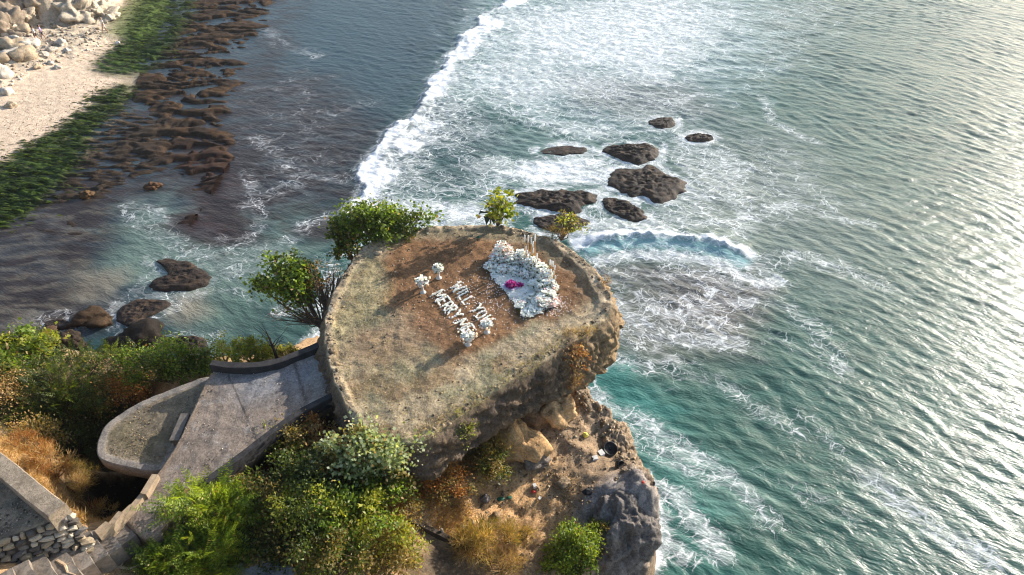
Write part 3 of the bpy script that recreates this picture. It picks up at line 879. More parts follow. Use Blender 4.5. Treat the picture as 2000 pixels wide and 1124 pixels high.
pit_o = PP([(140, 900), (220, 870), (330, 880), (330, 930), (230, 1010), (170, 1000)], 9.5)
ht = lay(ht, sstep(.0, .12, m_pit), PIT_SHADE)  # the pit's deep shade painted into its walls and floor
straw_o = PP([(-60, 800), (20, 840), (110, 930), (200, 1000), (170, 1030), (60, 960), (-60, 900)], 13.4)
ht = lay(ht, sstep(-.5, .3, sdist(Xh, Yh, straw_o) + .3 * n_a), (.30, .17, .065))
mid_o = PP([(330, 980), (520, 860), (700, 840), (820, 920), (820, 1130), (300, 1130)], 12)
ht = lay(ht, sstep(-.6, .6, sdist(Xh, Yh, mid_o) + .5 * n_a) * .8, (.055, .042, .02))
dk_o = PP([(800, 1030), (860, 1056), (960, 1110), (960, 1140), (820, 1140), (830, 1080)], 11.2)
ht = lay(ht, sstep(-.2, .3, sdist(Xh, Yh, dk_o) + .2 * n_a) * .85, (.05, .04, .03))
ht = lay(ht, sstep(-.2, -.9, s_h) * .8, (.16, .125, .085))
ht *= (1 + .5 * n_b + .3 * fbm(Xh * 5, Yh * 5, 207, 3))[:, None]
HILL_M = mat_tint('hillside earth', scale=3.4, var=.45, bump=.95, bdist=.08, pebble=.5)
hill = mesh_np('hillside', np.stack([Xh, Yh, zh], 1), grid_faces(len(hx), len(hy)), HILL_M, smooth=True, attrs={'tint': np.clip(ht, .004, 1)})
tag(hill, kind='structure')
HZ = zh.reshape(len(hy), len(hx))
def hill_z(x, y):
    i = int(np.clip(np.searchsorted(hx, x), 1, len(hx) - 1))
    j = int(np.clip(np.searchsorted(hy, y), 1, len(hy) - 1))
    return float(HZ[j, i])
def on_hill(px, py, z0=11.5):
    """where a sight line meets the hillside"""
    z = z0
    for _ in range(12):
        q = P(px, py, z)
        z = .5 * z + .5 * hill_z(q.x, q.y)
    q = P(px, py, z)
    return Vector((q.x, q.y, hill_z(q.x, q.y)))

# ------------------------------------------------------------------ walkway, side terrace
def slab(name, pts, z, thick, mat, parent=None, under=0.0, n=160, jit=.03, rim=None, zfun=None, it=2, res=.12, colf=None):
    """a paved slab: an outline filled with a fine uneven top, and a side skirt"""
    o = smooth_outline(pts, n, it=it)
    c = o.mean(0)
    ns = 44
    sg = np.linspace(0.03, 1, ns)
    top = c + sg[:, None, None] * (o - c)[None]
    tx, ty = top[..., 0].ravel(), top[..., 1].ravel()
    base = zfun(tx, ty) if zfun is not None else np.full(tx.size, z)
    tz = base + jit * fbm(tx * 1.7, ty * 1.7, 301, 4)
    ins = sdist(tx, ty, o)
    if rim: tz = tz + rim[1] * sstep(rim[0] + .04, rim[0] - .04, ins + .03 * fbm(tx * 2, ty * 2, 303, 3))
    V = [np.column_stack([tx, ty, tz])]
    T = [colf(tx, ty, ins) if colf else np.tile(np.array((.16, .14, .12)), (tx.size, 1))]
    ez = tz[-n:]
    for k in range(1, 7):
        off = .03 * fbm(o[:, 0] * 2 + k, o[:, 1] * 2, 305, 3) - under * max(0, k - 1) * thick / 6
        V.append(np.column_stack([o + (o - c) / np.linalg.norm(o - c, axis=1)[:, None] * off[:, None], ez - thick * k / 6]))
        T.append(np.tile(np.array((.15, .125, .10) if k == 1 and thick < 3 else (.045, .038, .03)), (n, 1)))  # lower skirt near black: shade below the slab put into the tint
    V.append(np.array([[c[0], c[1], float(np.mean(base[:n]))]]))
    T.append(T[0][:1])
    V = np.vstack(V)
    F = grid_faces(n, ns + 6, wrap=True)
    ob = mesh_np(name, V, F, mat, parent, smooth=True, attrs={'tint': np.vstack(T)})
    b = bmesh.new(); b.from_mesh(ob.data); b.verts.ensure_lookup_table()
    ci = len(V) - 1
    for i in range(n):
        b.faces.new((b.verts[ci], b.verts[i], b.verts[(i + 1) % n])).smooth = True
    bmesh.ops.recalc_face_normals(b, faces=b.faces)
    b.to_mesh(ob.data); b.free()
    return ob
PATH_Z = 14.45
path_px = [(660, 668), (600, 684), (545, 706), (425, 716), (404, 742), (386, 780), (368, 820), (352, 856), (330, 892), (300, 935), (264, 985), (236, 1012), (262, 1040), (300, 1058), (340, 1000), (372, 968),
           (410, 944), (470, 900), (530, 852), (585, 812), (630, 790), (676, 770)]
def path_col(x, y, ins):
    c = np.tile(np.array((.20, .158, .125)), (x.size, 1))
    n1, n2 = fbm(x * .8, y * .8, 311, 5), fbm(x * 2.6, y * 2.6, 312, 4)
    crag_shade = PP([(430, 722), (545, 712), (640, 690), (640, 740), (560, 770), (460, 790)], PATH_Z)
    c = lay(c, sstep(-.5, .5, sdist(x, y, crag_shade) + .5 * n1) * .75, (.17, .18, .195))  # bluish shade of the crag put into the walkway colour
    c = lay(c, sstep(.0, .35, n1) * .55, (.13, .105, .088))
    c = lay(c, sstep(.15, .4, n2) * .5, (.27, .245, .22))
    c = lay(c, sstep(.22, .05, ins + .1 * n2) * .5, (.27, .19, .12))
    for ln_, w_ in (([(572, 700), (600, 790)], .035), ([(440, 720), (505, 868)], .02), ([(352, 856), (425, 934)], .02)):
        c = lay(c, sstep(w_ * 2, w_ * .4, dist_poly(x, y, PP(ln_, PATH_Z)) + .015 * n2) * .8, (.06, .05, .045))
    pale = PP([(600, 700), (622, 694), (636, 770), (612, 778)], PATH_Z)
    c = lay(c, sstep(-.08, .08, sdist(x, y, pale) + .1 * n2) * .5, (.25, .23, .20))
    return c
CONC = mat_tint('weathered concrete', scale=3.2, var=.38, bump=.7, bdist=.04, pebble=.7)
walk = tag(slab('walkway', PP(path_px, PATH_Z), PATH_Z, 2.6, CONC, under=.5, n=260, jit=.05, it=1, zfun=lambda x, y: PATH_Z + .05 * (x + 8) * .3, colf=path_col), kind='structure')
TER_Z = 14.0
ter_px = [(420, 735), (385, 742), (340, 760), (270, 787), (210, 826), (192, 858), (188, 885), (196, 900), (240, 912), (300, 924), (328, 912), (345, 880), (380, 820), (410, 770)]
def ter_col(x, y, ins):
    c = np.tile(np.array((.155, .125, .085)), (x.size, 1))
    n1, n2 = fbm(x * 1.1, y * 1.1, 321, 5), fbm(x * 4, y * 4, 322, 3)
    c = lay(c, sstep(0, .35, n1) * .6, (.10, .085, .045))
    c = lay(c, sstep(.1, .4, n2) * .5, (.24, .19, .12))
    c = lay(c, sstep(.27, .17, ins + .05 * n2) * .85, (.21, .185, .16))
    return c
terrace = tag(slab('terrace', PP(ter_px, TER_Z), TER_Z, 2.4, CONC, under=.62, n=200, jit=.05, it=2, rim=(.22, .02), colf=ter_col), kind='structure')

# supports below the walkway
def wall_block(name, line, z_top, depth, width, mat, label, cat, n=40):
    pts = smooth_outline(line, n, closed=False, it=2)
    d = np.gradient(pts, axis=0)
    nn = np.stack([-d[:, 1], d[:, 0]], 1) / np.linalg.norm(d, axis=1)[:, None]
    zt = z_top(pts[:, 0], pts[:, 1]) if callable(z_top) else np.full(n, z_top)
    rows, tint = [], []
    prof = [(-.5, -depth), (-.52, -depth * .5), (-.5, -.03), (-.46, 0), (.46, 0), (.5, -.03), (.52, -depth * .5), (.5, -depth)]
    for k, (w, dz) in enumerate(prof):
        j = .02 * fbm(pts[:, 0] * 3 + k, pts[:, 1] * 3, 331, 3)
        rows.append(np.column_stack([pts + nn * (w * width + j)[:, None], zt + dz + j * .8]))
        c = np.tile(np.array((.25, .20, .145)), (n, 1)) * (1 + .5 * fbm(pts[:, 0] * 2, pts[:, 1] * 2 + k, 332, 3))[:, None]
        tint.append(c)
    V = np.vstack(rows)
    F = [(k * n + i, k * n + i + 1, (k + 1) * n + i + 1, (k + 1) * n + i) for k in range(7) for i in range(n - 1)]
    F += [(7 * n + i, 7 * n + i + 1, i + 1, i) for i in range(n - 1)]
    me = bpy.data.meshes.new(name)
    me.from_pydata([tuple(v) for v in V], [], F + [tuple(k * n for k in range(8))[::-1], tuple(k * n + n - 1 for k in range(8))])
    at = me.attributes.new('tint', 'FLOAT_COLOR', 'POINT')
    at.data.foreach_set('color', np.hstack([np.vstack(tint), np.ones((len(V), 1))]).astype(np.float32).ravel())
    me.materials.append(mat)
    o = link(bpy.data.objects.new(name, me))
    b = bmesh.new(); b.from_mesh(me); bmesh.ops.recalc_face_normals(b, faces=b.faces); b.to_mesh(me); b.free()
    return tag(o, label, cat)
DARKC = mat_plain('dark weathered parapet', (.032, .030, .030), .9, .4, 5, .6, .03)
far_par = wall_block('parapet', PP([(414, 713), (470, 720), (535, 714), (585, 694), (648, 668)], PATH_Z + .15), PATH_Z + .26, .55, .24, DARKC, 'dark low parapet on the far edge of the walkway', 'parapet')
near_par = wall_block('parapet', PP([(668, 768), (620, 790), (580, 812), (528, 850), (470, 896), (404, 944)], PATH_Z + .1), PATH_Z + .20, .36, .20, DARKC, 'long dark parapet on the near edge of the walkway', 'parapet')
bench_line = PP([(341, 862), (363, 810)], TER_Z + .3)
bench = empty('stone_bench', (float(bench_line[:, 0].mean()), float(bench_line[:, 1].mean()), TER_Z), math.atan2(bench_line[1][1] - bench_line[0][1], bench_line[1][0] - bench_line[0][0]))
tag(bench, 'narrow concrete bench on the round terrace beside the walkway', 'bench')
CONC_P = mat_plain('bench concrete', (.125, .11, .095), .9, .35, 6, .5, .03)
L = float(np.linalg.norm(bench_line[1] - bench_line[0]))
m = MB(); m.box((0, 0, .30), (L, .26, .09), jit=.008); m.build('seat', CONC_P, bench)
for sx_ in (-1, 1):
    m = MB(); m.box((sx_ * L * .38, 0, .13), (.14, .22, .26), jit=.006); m.build('leg', CONC_P, bench)

# ------------------------------------------------------------------ stairs climbing from the walkway to the lower left
STONE_T = mat_plain('worn stone tread', (.185, .155, .125), .9, .38, 4, .7, .04)
stair = empty('stone_staircase', P(240, 1010, PATH_Z - .1))
tag(stair, 'worn stone staircase climbing from the walkway into the lower left corner', 'staircase')
bl = [((236, 1012), (266, 1046)), ((206, 1028), (236, 1066)), ((176, 1038), (212, 1084)), ((148, 1046), (184, 1100)), ((116, 1060), (156, 1116)), ((84, 1078), (122, 1140)), ((54, 1094), (92, 1160)), ((22, 1110), (60, 1184)), ((-14, 1128), (24, 1206)), ((-52, 1150), (-14, 1230))]
for k in range(len(bl) - 1):
    zt = PATH_Z - .22 + .17 * (k + 1)
    a0, b0 = (np.array(P(*q, zt)) for q in bl[k])
    a1, b1 = (np.array(P(*q, zt)) for q in bl[k + 1])
    a1, b1 = a1 + (a1 - a0) * .25, b1 + (b1 - b0) * .25
    NA = 9
    V, F = [], []
    for (s_, e_), dz in (((a0, b0), 0), ((a1, b1), 0), ((a1, b1), -.6), ((a0, b0), -.6)):
        for i in range(NA):
            q = s_ + (e_ - s_) * i / (NA - 1)
            j = np.array([random.uniform(-.02, .02), random.uniform(-.02, .02), random.uniform(-.012, .012)])
            V.append(q + j + np.array([0, 0, dz]))
    for r_ in range(4):
        for i in range(NA - 1):
            F.append((r_ * NA + i, r_ * NA + i + 1, ((r_ + 1) % 4) * NA + i + 1, ((r_ + 1) % 4) * NA + i))
    F += [(0, NA, 2 * NA, 3 * NA), (NA - 1, 4 * NA - 1, 3 * NA - 1, 2 * NA - 1)]
    m = MB(); m.add(V, F)
    st = m.build('step', STONE_T, stair)
    st.location = -stair.location
# stepped kerb blocks beside the pit
kerb = empty('stepped_kerb', P(262, 968, PATH_Z))
tag(kerb, 'sun lit stepped kerb of stone blocks along the dark pit', 'kerb')
KERB_M = mat_plain('sun bleached kerb stone', (.30, .225, .15), .9, .3, 6, .6, .03)
kb = [((304, 928), (280, 966), .16), ((280, 966), (258, 992), .10), ((258, 988), (238, 1008), .18), ((236, 1002), (214, 1028), .30), ((212, 1022), (188, 1042), .42)]
for (p0, p1, dz) in kb:
    a0, a1 = P(*p0, PATH_Z + dz), P(*p1, PATH_Z + dz)
    c = (a0 + a1) / 2 - kerb.location
    m = MB(); m.box((c.x, c.y, c.z - .2), ((a1 - a0).length * 1.0, .16, .45), math.atan2(a1.y - a0.y, a1.x - a0.x), .012)
    m.build('kerb_block', KERB_M, kerb)

# ------------------------------------------------------------------ retaining wall with its upper terrace in the lower left corner
UT_Z = 16.0
ut_px = [(-160, 900), (-20, 912), (60, 968), (118, 1000), (104, 1016), (40, 1040), (-30, 1062), (-200, 1110)]
def ut_col(x, y, ins):
    c = np.tile(np.array((.235, .175, .115)), (x.size, 1))
    n1 = fbm(x * 1.3, y * 1.3, 341, 5)
    c = lay(c, sstep(-.1, .35, n1) * .7, (.085, .075, .06))
    return lay(c, sstep(.12, .4, fbm(x * 4, y * 4, 342, 3)) * .5, (.24, .20, .15))
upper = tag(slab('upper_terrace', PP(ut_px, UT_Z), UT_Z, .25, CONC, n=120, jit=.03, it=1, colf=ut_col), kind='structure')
cap = wall_block('parapet', PP([(-60, 868), (0, 906), (50, 950), (112, 998)], UT_Z + .3), UT_Z + .32, 1.2, .42, CONC, 'broad grey parapet of the upper terrace in the lower left', 'parapet')
rw = empty('rubble_wall', P(60, 1060, 14.8))
tag(rw, 'rubble stone retaining wall beside the staircase in the lower left', 'wall')
wl = np.array([np.array(P(*q, UT_Z))[:2] for q in [(-140, 1092), (-30, 1064), (40, 1042), (104, 1018), (136, 1004)]])
wl = smooth_outline(wl, 60, closed=False, it=2)
wn_ = np.gradient(wl, axis=0); wn_ = np.stack([wn_[:, 1], -wn_[:, 0]], 1) / np.linalg.norm(wn_, axis=1)[:, None]
WALL_H = 1.75
MORTAR = mat_plain('dark mortar', (.06, .05, .04), .95, .4, 8, .6, .04)
V = []
for dz, off in ((0, 0), (-WALL_H, .28)):
    V += [(*(wl[i] + wn_[i] * off), UT_Z - .02 + dz) for i in range(60)]
m = MB(); m.add([(Vector(v) - rw.location) for v in V], [(i, i + 1, 61 + i, 60 + i) for i in range(59)]); m.build('mortar', MORTAR, rw)
def stone_mesh(name, seed, mat):
    b = bmesh.new()
    bmesh.ops.create_icosphere(b, subdivisions=1, radius=1)
    for v in b.verts:
        k = 2.2 * mnoise.noise(v.co * 1.3 + Vector((seed * 3.1, 0, 0)))
        v.co = Vector((v.co.x * (1 + .3 * k), v.co.y * (1 + .2 * k), v.co.z * (1 + .3 * k)))
        v.co = Vector([math.copysign(abs(c_) ** .72, c_) for c_ in v.co])
    me = bpy.data.meshes.new(name); b.to_mesh(me); b.free()
    me.materials.append(mat)
    return me
ST_M = [mat_plain('rubble stone grey', (.17, .15, .13), .9, .35, 7, .6, .03), mat_plain('rubble stone buff', (.30, .235, .155), .9, .35, 7, .6, .03), mat_plain('rubble stone dark', (.095, .08, .068), .9, .35, 7, .6, .03)]
ST_M += [mat_plain('rubble stone pale', (.42, .36, .28), .9, .35, 7, .6, .03)]
st_meshes = [stone_mesh('stone', k, ST_M[k % 4]) for k in range(16)]
wlen = np.concatenate([[0], np.cumsum(np.linalg.norm(np.diff(wl, axis=0), axis=1))])
zc = .09
nst = 0
while zc < WALL_H and nst < 260:
    s_ = wlen[-1] * .30 + random.uniform(0, .2)
    rowh = random.uniform(.11, .18)
    while s_ < wlen[-1] and nst < 260:
        w = random.uniform(.10, .34)
        px_ = np.array([np.interp(s_ + w / 2, wlen, wl[:, k]) for k in (0, 1)])
        i_ = int(np.clip(np.searchsorted(wlen, s_ + w / 2), 0, 59))
        q = px_ + wn_[i_] * (.28 * zc / WALL_H + random.uniform(-.01, .035))
        so = bpy.data.objects.new('stone', random.choice(st_meshes))
        so.location = Vector((q[0], q[1], UT_Z - zc)) - rw.location
        so.rotation_euler = (random.uniform(-.4, .4), random.uniform(-.35, .35), math.atan2(wn_[i_][1], wn_[i_][0]) + math.pi / 2 + random.uniform(-.15, .15))
        so.scale = (w * .5, random.uniform(.06, .11), rowh * .52)
        link(so, rw)
        s_ += w + .015
        nst += 1
    zc += rowh

# ------------------------------------------------------------------ rocks in the sea
def rock_tint(x, y, z, wet=.25):
    n1 = fbm(x * 1.3, y * 1.3 + z, 401, 4)
    c = np.tile(np.array((.022, .016, .013)), (x.size, 1))
    c = lay(c, sstep(-.1, .35, n1) * .8, (.080, .052, .032))
    return lay(c, sstep(.25, .0, z) * .7, (.03, .022, .018))
WETROCK = mat_tint('wet sea rock', rough=.65, scale=2.6, var=.5, bump=1.0, bdist=.12, spec=.15)
for (px_, hgt, lab), w in zip(SEA_ROCKS, ROCK_W):
    o = smooth_outline(w, 96, it=1)
    c = o.mean(0)
    ns = 36
    o = c + (o - c) * (1.08 + .26 * fbm(o[:, 0] * .9, o[:, 1] * .9, 409, 4))[:, None]
    sg = np.linspace(0, 1.2, ns)
    tp_ = c + sg[:, None, None] * (o - c)[None]
    tx, ty = tp_[..., 0].ravel(), tp_[..., 1].ravel()
    S = np.repeat(sg, 96)
    n1, n2 = fbm(tx * .8, ty * .8, 411, 5), ridged(tx * 1.3, ty * 2.1, 412, 5)
    ext = np.abs(o - c).max(0)
    tilt = np.clip((tx - c[0]) / ext[0] * .45 - (ty - c[1]) / ext[1] * .12, -.6, .6)
    tz = hgt * .38 * (1 - sstep(.62, 1.1, S + .45 * n1)) * (.62 + tilt + .8 * n1 + .62 * n2) - .42 * sstep(.85, 1.2, S) + .03
    ob = mesh_np('sea_rock', np.column_stack([tx, ty, tz]) - np.array([c[0], c[1], 0]), grid_faces(96, ns, wrap=True), WETROCK, smooth=True, attrs={'tint': rock_tint(tx, ty, tz)})
    ob.location = (c[0], c[1], 0)
    tag(ob, lab, 'rock', 'rocks standing in the sea')

def boulder(name, loc, size, mat, seed, label, cat='boulder', group=None, rz=0.0, rough=.35, sub=4, tint=None, flat=0.0):
    b = bmesh.new()
    bmesh.ops.create_icosphere(b, subdivisions=sub, radius=1)
    co = np.array([v.co[:] for v in b.verts])
    for i, v in enumerate(b.verts):
        p = Vector(co[i])
        k = mnoise.fractal(p * .9 + Vector((seed * 7.3, 1, 2)), 1.0, 2.0, 2) * rough
        k2 = mnoise.fractal(p * 3.4 + Vector((seed * 2.3, 5, 1)), .8, 2.0, 4) * rough * .33
        cell = mnoise.cell_vector(p * 1.6 + Vector((seed, 0, 0))).x * rough * .15
        q = p * (1 + k + k2 + cell)
        v.co = Vector((q.x * size[0], q.y * size[1], q.z * size[2]))
    me = bpy.data.meshes.new(name)
    b.to_mesh(me); b.free()
    me.materials.append(mat)
    me.polygons.foreach_set('use_smooth', np.ones(len(me.polygons), bool))
    if tint is not None:
        n = len(me.vertices)
        cc = np.tile(np.array(tint), (n, 1)) * (1 + .4 * fbm(co[:, 0] * 2, co[:, 1] * 2 + co[:, 2], seed, 3))[:, None]
        at = me.attributes.new('tint', 'FLOAT_COLOR', 'POINT')
        at.data.foreach_set('color', np.hstack([cc, np.ones((n, 1))]).astype(np.float32).ravel())
    o = link(bpy.data.objects.new(name, me))
    o.location, o.rotation_euler = loc, (0, 0, rz)
    return tag(o, label, cat, group)
for (a_, b_, s_, lab, tn_) in [
        (186, 624, (1.2, .8, .42), 'round brown boulder in the shallows above the left slope', (.045, .026, .012)),
        (276, 672, (1.7, 1.2, .7), 'largest dark boulder, standing in the water behind the slope bushes', (.018, .013, .009)),
        (126, 672, (.85, .7, .7), 'small dark boulder at the water behind the left bushes', (.03, .02, .013)),
        (150, 674, (.5, .45, .5), 'smallest boulder tucked beside another at the left waterline', (.03, .02, .013)),
        (96, 655, (.5, .5, .35), 'small brown boulder low in the water at far left', (.08, .045, .025)),
        (172, 384, (.5, .4, .35), 'lone little brown boulder out on the dark reef', (.09, .05, .02)),
        (300, 366, (.6, .45, .3), 'little red brown boulder beside the pale reef pool', (.09, .045, .02))]:
    q = P(a_, b_, 0)
    boulder('boulder', (q.x, q.y, s_[2] * .25), s_, WETROCK, int(a_), lab, group='boulders in the shallows', tint=tn_, rough=.7)

# rocks on the ledge below the crag
DRYROCK = mat_tint('sun baked limestone', scale=2.8, var=.45, bump=1.0, bdist=.1)
for (a_, b_, z_, s_, lab, tn_, rz_) in [
        (1004, 872, 11.7, (.98, .70, .85), 'large orange boulder on the ledge under the overhang, dark below', (.46, .28, .13), -.5),
        (1092, 816, 11.7, (.56, .46, .66), 'upright pale orange boulder close under the crag face', (.48, .31, .16), .3),
        (1040, 815, 11.5, (.65, .40, .50), 'brown rock wedged between the two orange boulders', (.25, .16, .09), -.2),
        (1040, 896, 11.2, (.5, .38, .40), 'grey block leaning on the large orange boulder', (.17, .14, .115), .2),
        (948, 978, 11.1, (.14, .12, .20), 'small grey stone standing on the orange soil', (.2, .17, .15), .2),
        (1102, 945, 10.9, (.24, .17, .13), 'low brown stone in the middle of the ledge', (.22, .16, .1), .5),
        (970, 1008, 11.0, (.15, .12, .1), 'small stone sunk in the orange soil', (.25, .17, .1), .9)]:
    q = on_hill(a_, b_, z_)
    boulder('ledge_rock', (q.x, q.y, q.z + s_[2] * .35), s_, DRYROCK, int(b_), lab, 'rock', 'rocks on the ledge', rz_, .62, 4 if s_[0] > .3 else 3, tn_)

# pale boulders at the foot of the beach cliff
bt = [(28, 100, 1.1, 'large pale boulder in the middle of the beach rubble'), (60, 92, .9, 'pale boulder left of the two walkers, by their feet'), (8, 72, 1.3, 'big tan boulder at the left edge above the rubble'), (48, 118, 1.0, 'white boulder near the lower end of the rubble'), (22, 122, 1.2, 'broad white boulder low in the rubble'),
      (5, 150, .8, 'pale boulder at the left edge below the rubble'), (46, 70, .8, 'boulder just behind the walker in white'), (84, 108, .5, 'small boulder on the sand in front of the walkers'), (100, 98, .5, 'small boulder on the sand right of the walkers'), (74, 128, .45, 'small stone at the sand end of the rubble'),
      (120, 84, .6, 'boulder on the sand between walkers and pale clothed person'), (12, 180, .6, 'boulder alone on the sand at the left edge'), (2, 128, 1.0, 'white boulder cut by the left edge of the view'), (36, 58, 1.1, 'tan boulder leaning on the cliff foot'), (30, 86, .7, 'small pale boulder wedged between larger ones'),
      (8, 98, .9, 'pale boulder second from the left edge'), (95, 120, .35, 'little stone on open sand below the walkers'), (130, 95, .4, 'little stone farthest out on the sand'), (16, 200, .5, 'lowest stone at the left edge of the sand'), (110, 125, .35, 'little stone right of the rubble end')]
for k, (a_, b_, s_, lab) in enumerate(bt):
    q = P(a_, b_, 1.2)
    zz = shore_z(q.x, q.y)
    boulder('beach_boulder', (q.x, q.y, zz + s_ * .18), (s_ * random.uniform(.9, 1.3), s_ * random.uniform(.7, .95), s_ * random.uniform(.6, .85)), DRYROCK, 50 + k, lab, group='limestone boulders on the beach', rz=random.uniform(0, 3), sub=3, tint=(.50, .44, .36) if k % 3 else (.36, .28, .19), rough=.75)
# loose rubble too small to pick apart
def rubble(name, label, pts, n, size, cols, zf, seed, mat):
    r = np.random.default_rng(seed)
    pts = np.array(pts); lo, hi = pts.min(0), pts.max(0)
    q = lo + r.random((n * 4, 2)) * (hi - lo)
    w = fbm(q[:, 0] * .8, q[:, 1] * .8, seed, 3)
    q = q[(sdist(q[:, 0], q[:, 1], pts) > 0) & (w > r.normal(0, .25, len(q)))][:n]
    base = np.array([(1, 0, 0), (0, 1, 0), (-1, 0, 0), (0, -1, 0), (0, 0, .8), (0, 0, -.6)])
    fc = np.array([(0, 1, 4), (1, 2, 4), (2, 3, 4), (3, 0, 4), (1, 0, 5), (2, 1, 5), (3, 2, 5), (0, 3, 5)])
    m = len(q)
    sz = size * (.4 + 1.4 * r.random(m) ** 2.5)
    V = base[None] * (1 + r.normal(0, .28, (m, 6, 3))) * sz[:, None, None]
    a = r.random(m) * 6.28
    V = np.stack([V[..., 0] * np.cos(a)[:, None] - V[..., 1] * np.sin(a)[:, None], V[..., 0] * np.sin(a)[:, None] + V[..., 1] * np.cos(a)[:, None], V[..., 2]], -1)
    V = V + np.column_stack([q, [zf(x, y) for x, y in q]])[:, None, :]
    F = (fc[None] + (np.arange(m) * 6)[:, None, None]).reshape(-1, 3)
    tn_ = np.array(cols)[r.integers(0, len(cols), m)] * (.7 + .6 * r.random(m))[:, None]
    return tag(mesh_np(name, V.reshape(-1, 3), F, mat, attrs={'tint': np.repeat(tn_, 6, 0)}), label, 'rubble', kind='stuff')
RC = [(.22, .15, .085), (.30, .21, .12), (.14, .105, .075), (.36, .29, .2)]
rubble('rubble', 'loose stones strewn over the ledge below the crag', PP([(840, 930), (960, 900), (1040, 830), (1130, 770), (1200, 830), (1250, 930), (1180, 960), (1130, 1000), (1060, 1110), (900, 1060)], 11), 1300, .04, RC, hill_z, 801, DRYROCK)
rubble('rubble', 'rock fragments along the rim of the crag top', [tuple(x) for x in (pc + (plat_o - pc) * .985)[::8]], 900, .028, RC, top_z, 802, DRYROCK)
rubble('rubble', 'small limestone rubble at the foot of the beach cliff', PP([(-40, 210), (0, 185), (60, 135), (130, 110), (190, 82), (200, 50), (130, 45), (70, 50), (0, 50), (-40, 80)], 1.2), 900, .16, [(.5, .43, .34), (.38, .3, .21), (.28, .21, .14)], shore_z, 803, DRYROCK)
rubble('beach_debris', 'brown bits of debris scattered over the sand', PP([(0, 320), (60, 280), (150, 210), (220, 175), (225, 150), (140, 150), (40, 190), (0, 220)], .8), 1100, .045, [(.22, .13, .07), (.14, .09, .05), (.3, .2, .12)], shore_z, 804, DRYROCK)
rubble('rubble', 'grit and dry bits scattered over the walkway', PP(path_px, PATH_Z), 1500, .013, [(.30, .26, .2), (.12, .09, .06), (.4, .36, .3)], lambda x, y: PATH_Z + .015 * (x + 8) + .01, 805, DRYROCK)
rubble('rubble', 'grit and dry leaves scattered over the round terrace', PP([(385, 752), (340, 770), (270, 797), (220, 834), (206, 870), (212, 888), (290, 908), (328, 890), (380, 800)], TER_Z), 1000, .014, [(.30, .22, .12), (.10, .085, .04), (.24, .18, .09)], lambda x, y: TER_Z + .01, 806, DRYROCK)
for k, (a_, b_, s_, tn_, lab) in enumerate([(22, 22, (4.2, 3.2, 3.6), (.30, .24, .18), 'big grey brown cliff block in the top left corner'), (70, 14, (3.4, 3.0, 3.4), (.42, .33, .23), 'tan cliff block second from the top left corner'), (112, 8, (3.0, 2.6, 3.2), (.48, .37, .24), 'orange tinged cliff block at the top edge'),
        (150, 18, (2.4, 2.2, 2.0), (.40, .34, .26), 'pitted cliff block at the top edge above the walkers'), (192, 10, (3.2, 2.2, 1.8), (.46, .39, .29), 'low pitted cliff block beside the green weed'), (12, 56, (2.2, 1.8, 1.9), (.24, .19, .14), 'dark cliff block at the left edge above the boulders'), (40, 40, (1.8, 1.5, 1.4), (.40, .32, .23), 'tan block leaning between two cliff blocks')]):
    q = P(a_, b_, 2.0)
    boulder('cliff_block', (q.x, q.y, shore_z(q.x, q.y) + .1), s_, DRYROCK, 150 + k, lab, 'rock', 'blocks of the beach cliff', random.uniform(0, 3), .95, 5, tn_)
rubble('rubble', 'rock crust along the seaward lip of the ledge', PP([(1120, 755), (1165, 785), (1200, 815), (1232, 870), (1262, 932), (1235, 935), (1200, 880), (1160, 820), (1120, 790)], 11.1), 300, .06, RC, hill_z, 808, DRYROCK)

def outcrop(name, loc, size, label, seed, rz=0.0, tint=(.085, .072, .064), pale=(.20, .175, .155)):
    b = bmesh.new()
    bmesh.ops.create_icosphere(b, subdivisions=6, radius=1)
    tn = []
    for v in b.verts:
        p = v.co.copy()
        k = mnoise.fractal(p * 1.1 + Vector((seed, 1, 2)), 1.0, 2.0, 3) * .22
        r1 = mnoise.ridged_multi_fractal(p * 2.1 + Vector((seed, 7, 3)), .9, 2.1, 5, 1.0, 2.0)
        r2 = mnoise.turbulence(p * 6.5 + Vector((seed, 2, 9)), 4, True)
        q = p * (.92 + k + .10 * r1 - .10 * r2)
        v.co = Vector((q.x * size[0], q.y * size[1], q.z * size[2]))
        w = min(1, max(0, (r1 - .7) * .7 - r2 * .35 + .25))
        tn.append([tint[i] * (1 - w) + pale[i] * w for i in range(3)])
    me = bpy.data.meshes.new(name); b.to_mesh(me); b.free()
    me.materials.append(DRYROCK)
    me.polygons.foreach_set('use_smooth', np.ones(len(me.polygons), bool))
    at = me.attributes.new('tint', 'FLOAT_COLOR', 'POINT')
    at.data.foreach_set('color', np.hstack([np.array(tn), np.ones((len(tn), 1))]).astype(np.float32).ravel())
    o = link(bpy.data.objects.new(name, me)); o.location, o.rotation_euler = loc, (0, 0, rz)
    return tag(o, label, 'rock')
q = P(1206, 1012, 10.55)
outcrop('rock_outcrop', (q.x, q.y, 9.9), (1.28, 1.28, 1.45), 'large dark jagged outcrop at the seaward end of the ledge', 4.2, .4)
q = P(1180, 850, 10.8)
outcrop('rock_outcrop', (q.x + .35, q.y, 10.1), (.62, .95, .85), 'brown rock lip on the seaward side of the ledge', 9.2, -.5, (.20, .145, .095), (.34, .25, .16))
q = P(1128, 772, 11.0)
outcrop('rock_outcrop', (q.x, q.y, 10.6), (.55, .6, .8), 'brown rock lip right under the crag overhang', 13.2, .5, (.20, .145, .095), (.34, .25, .16))
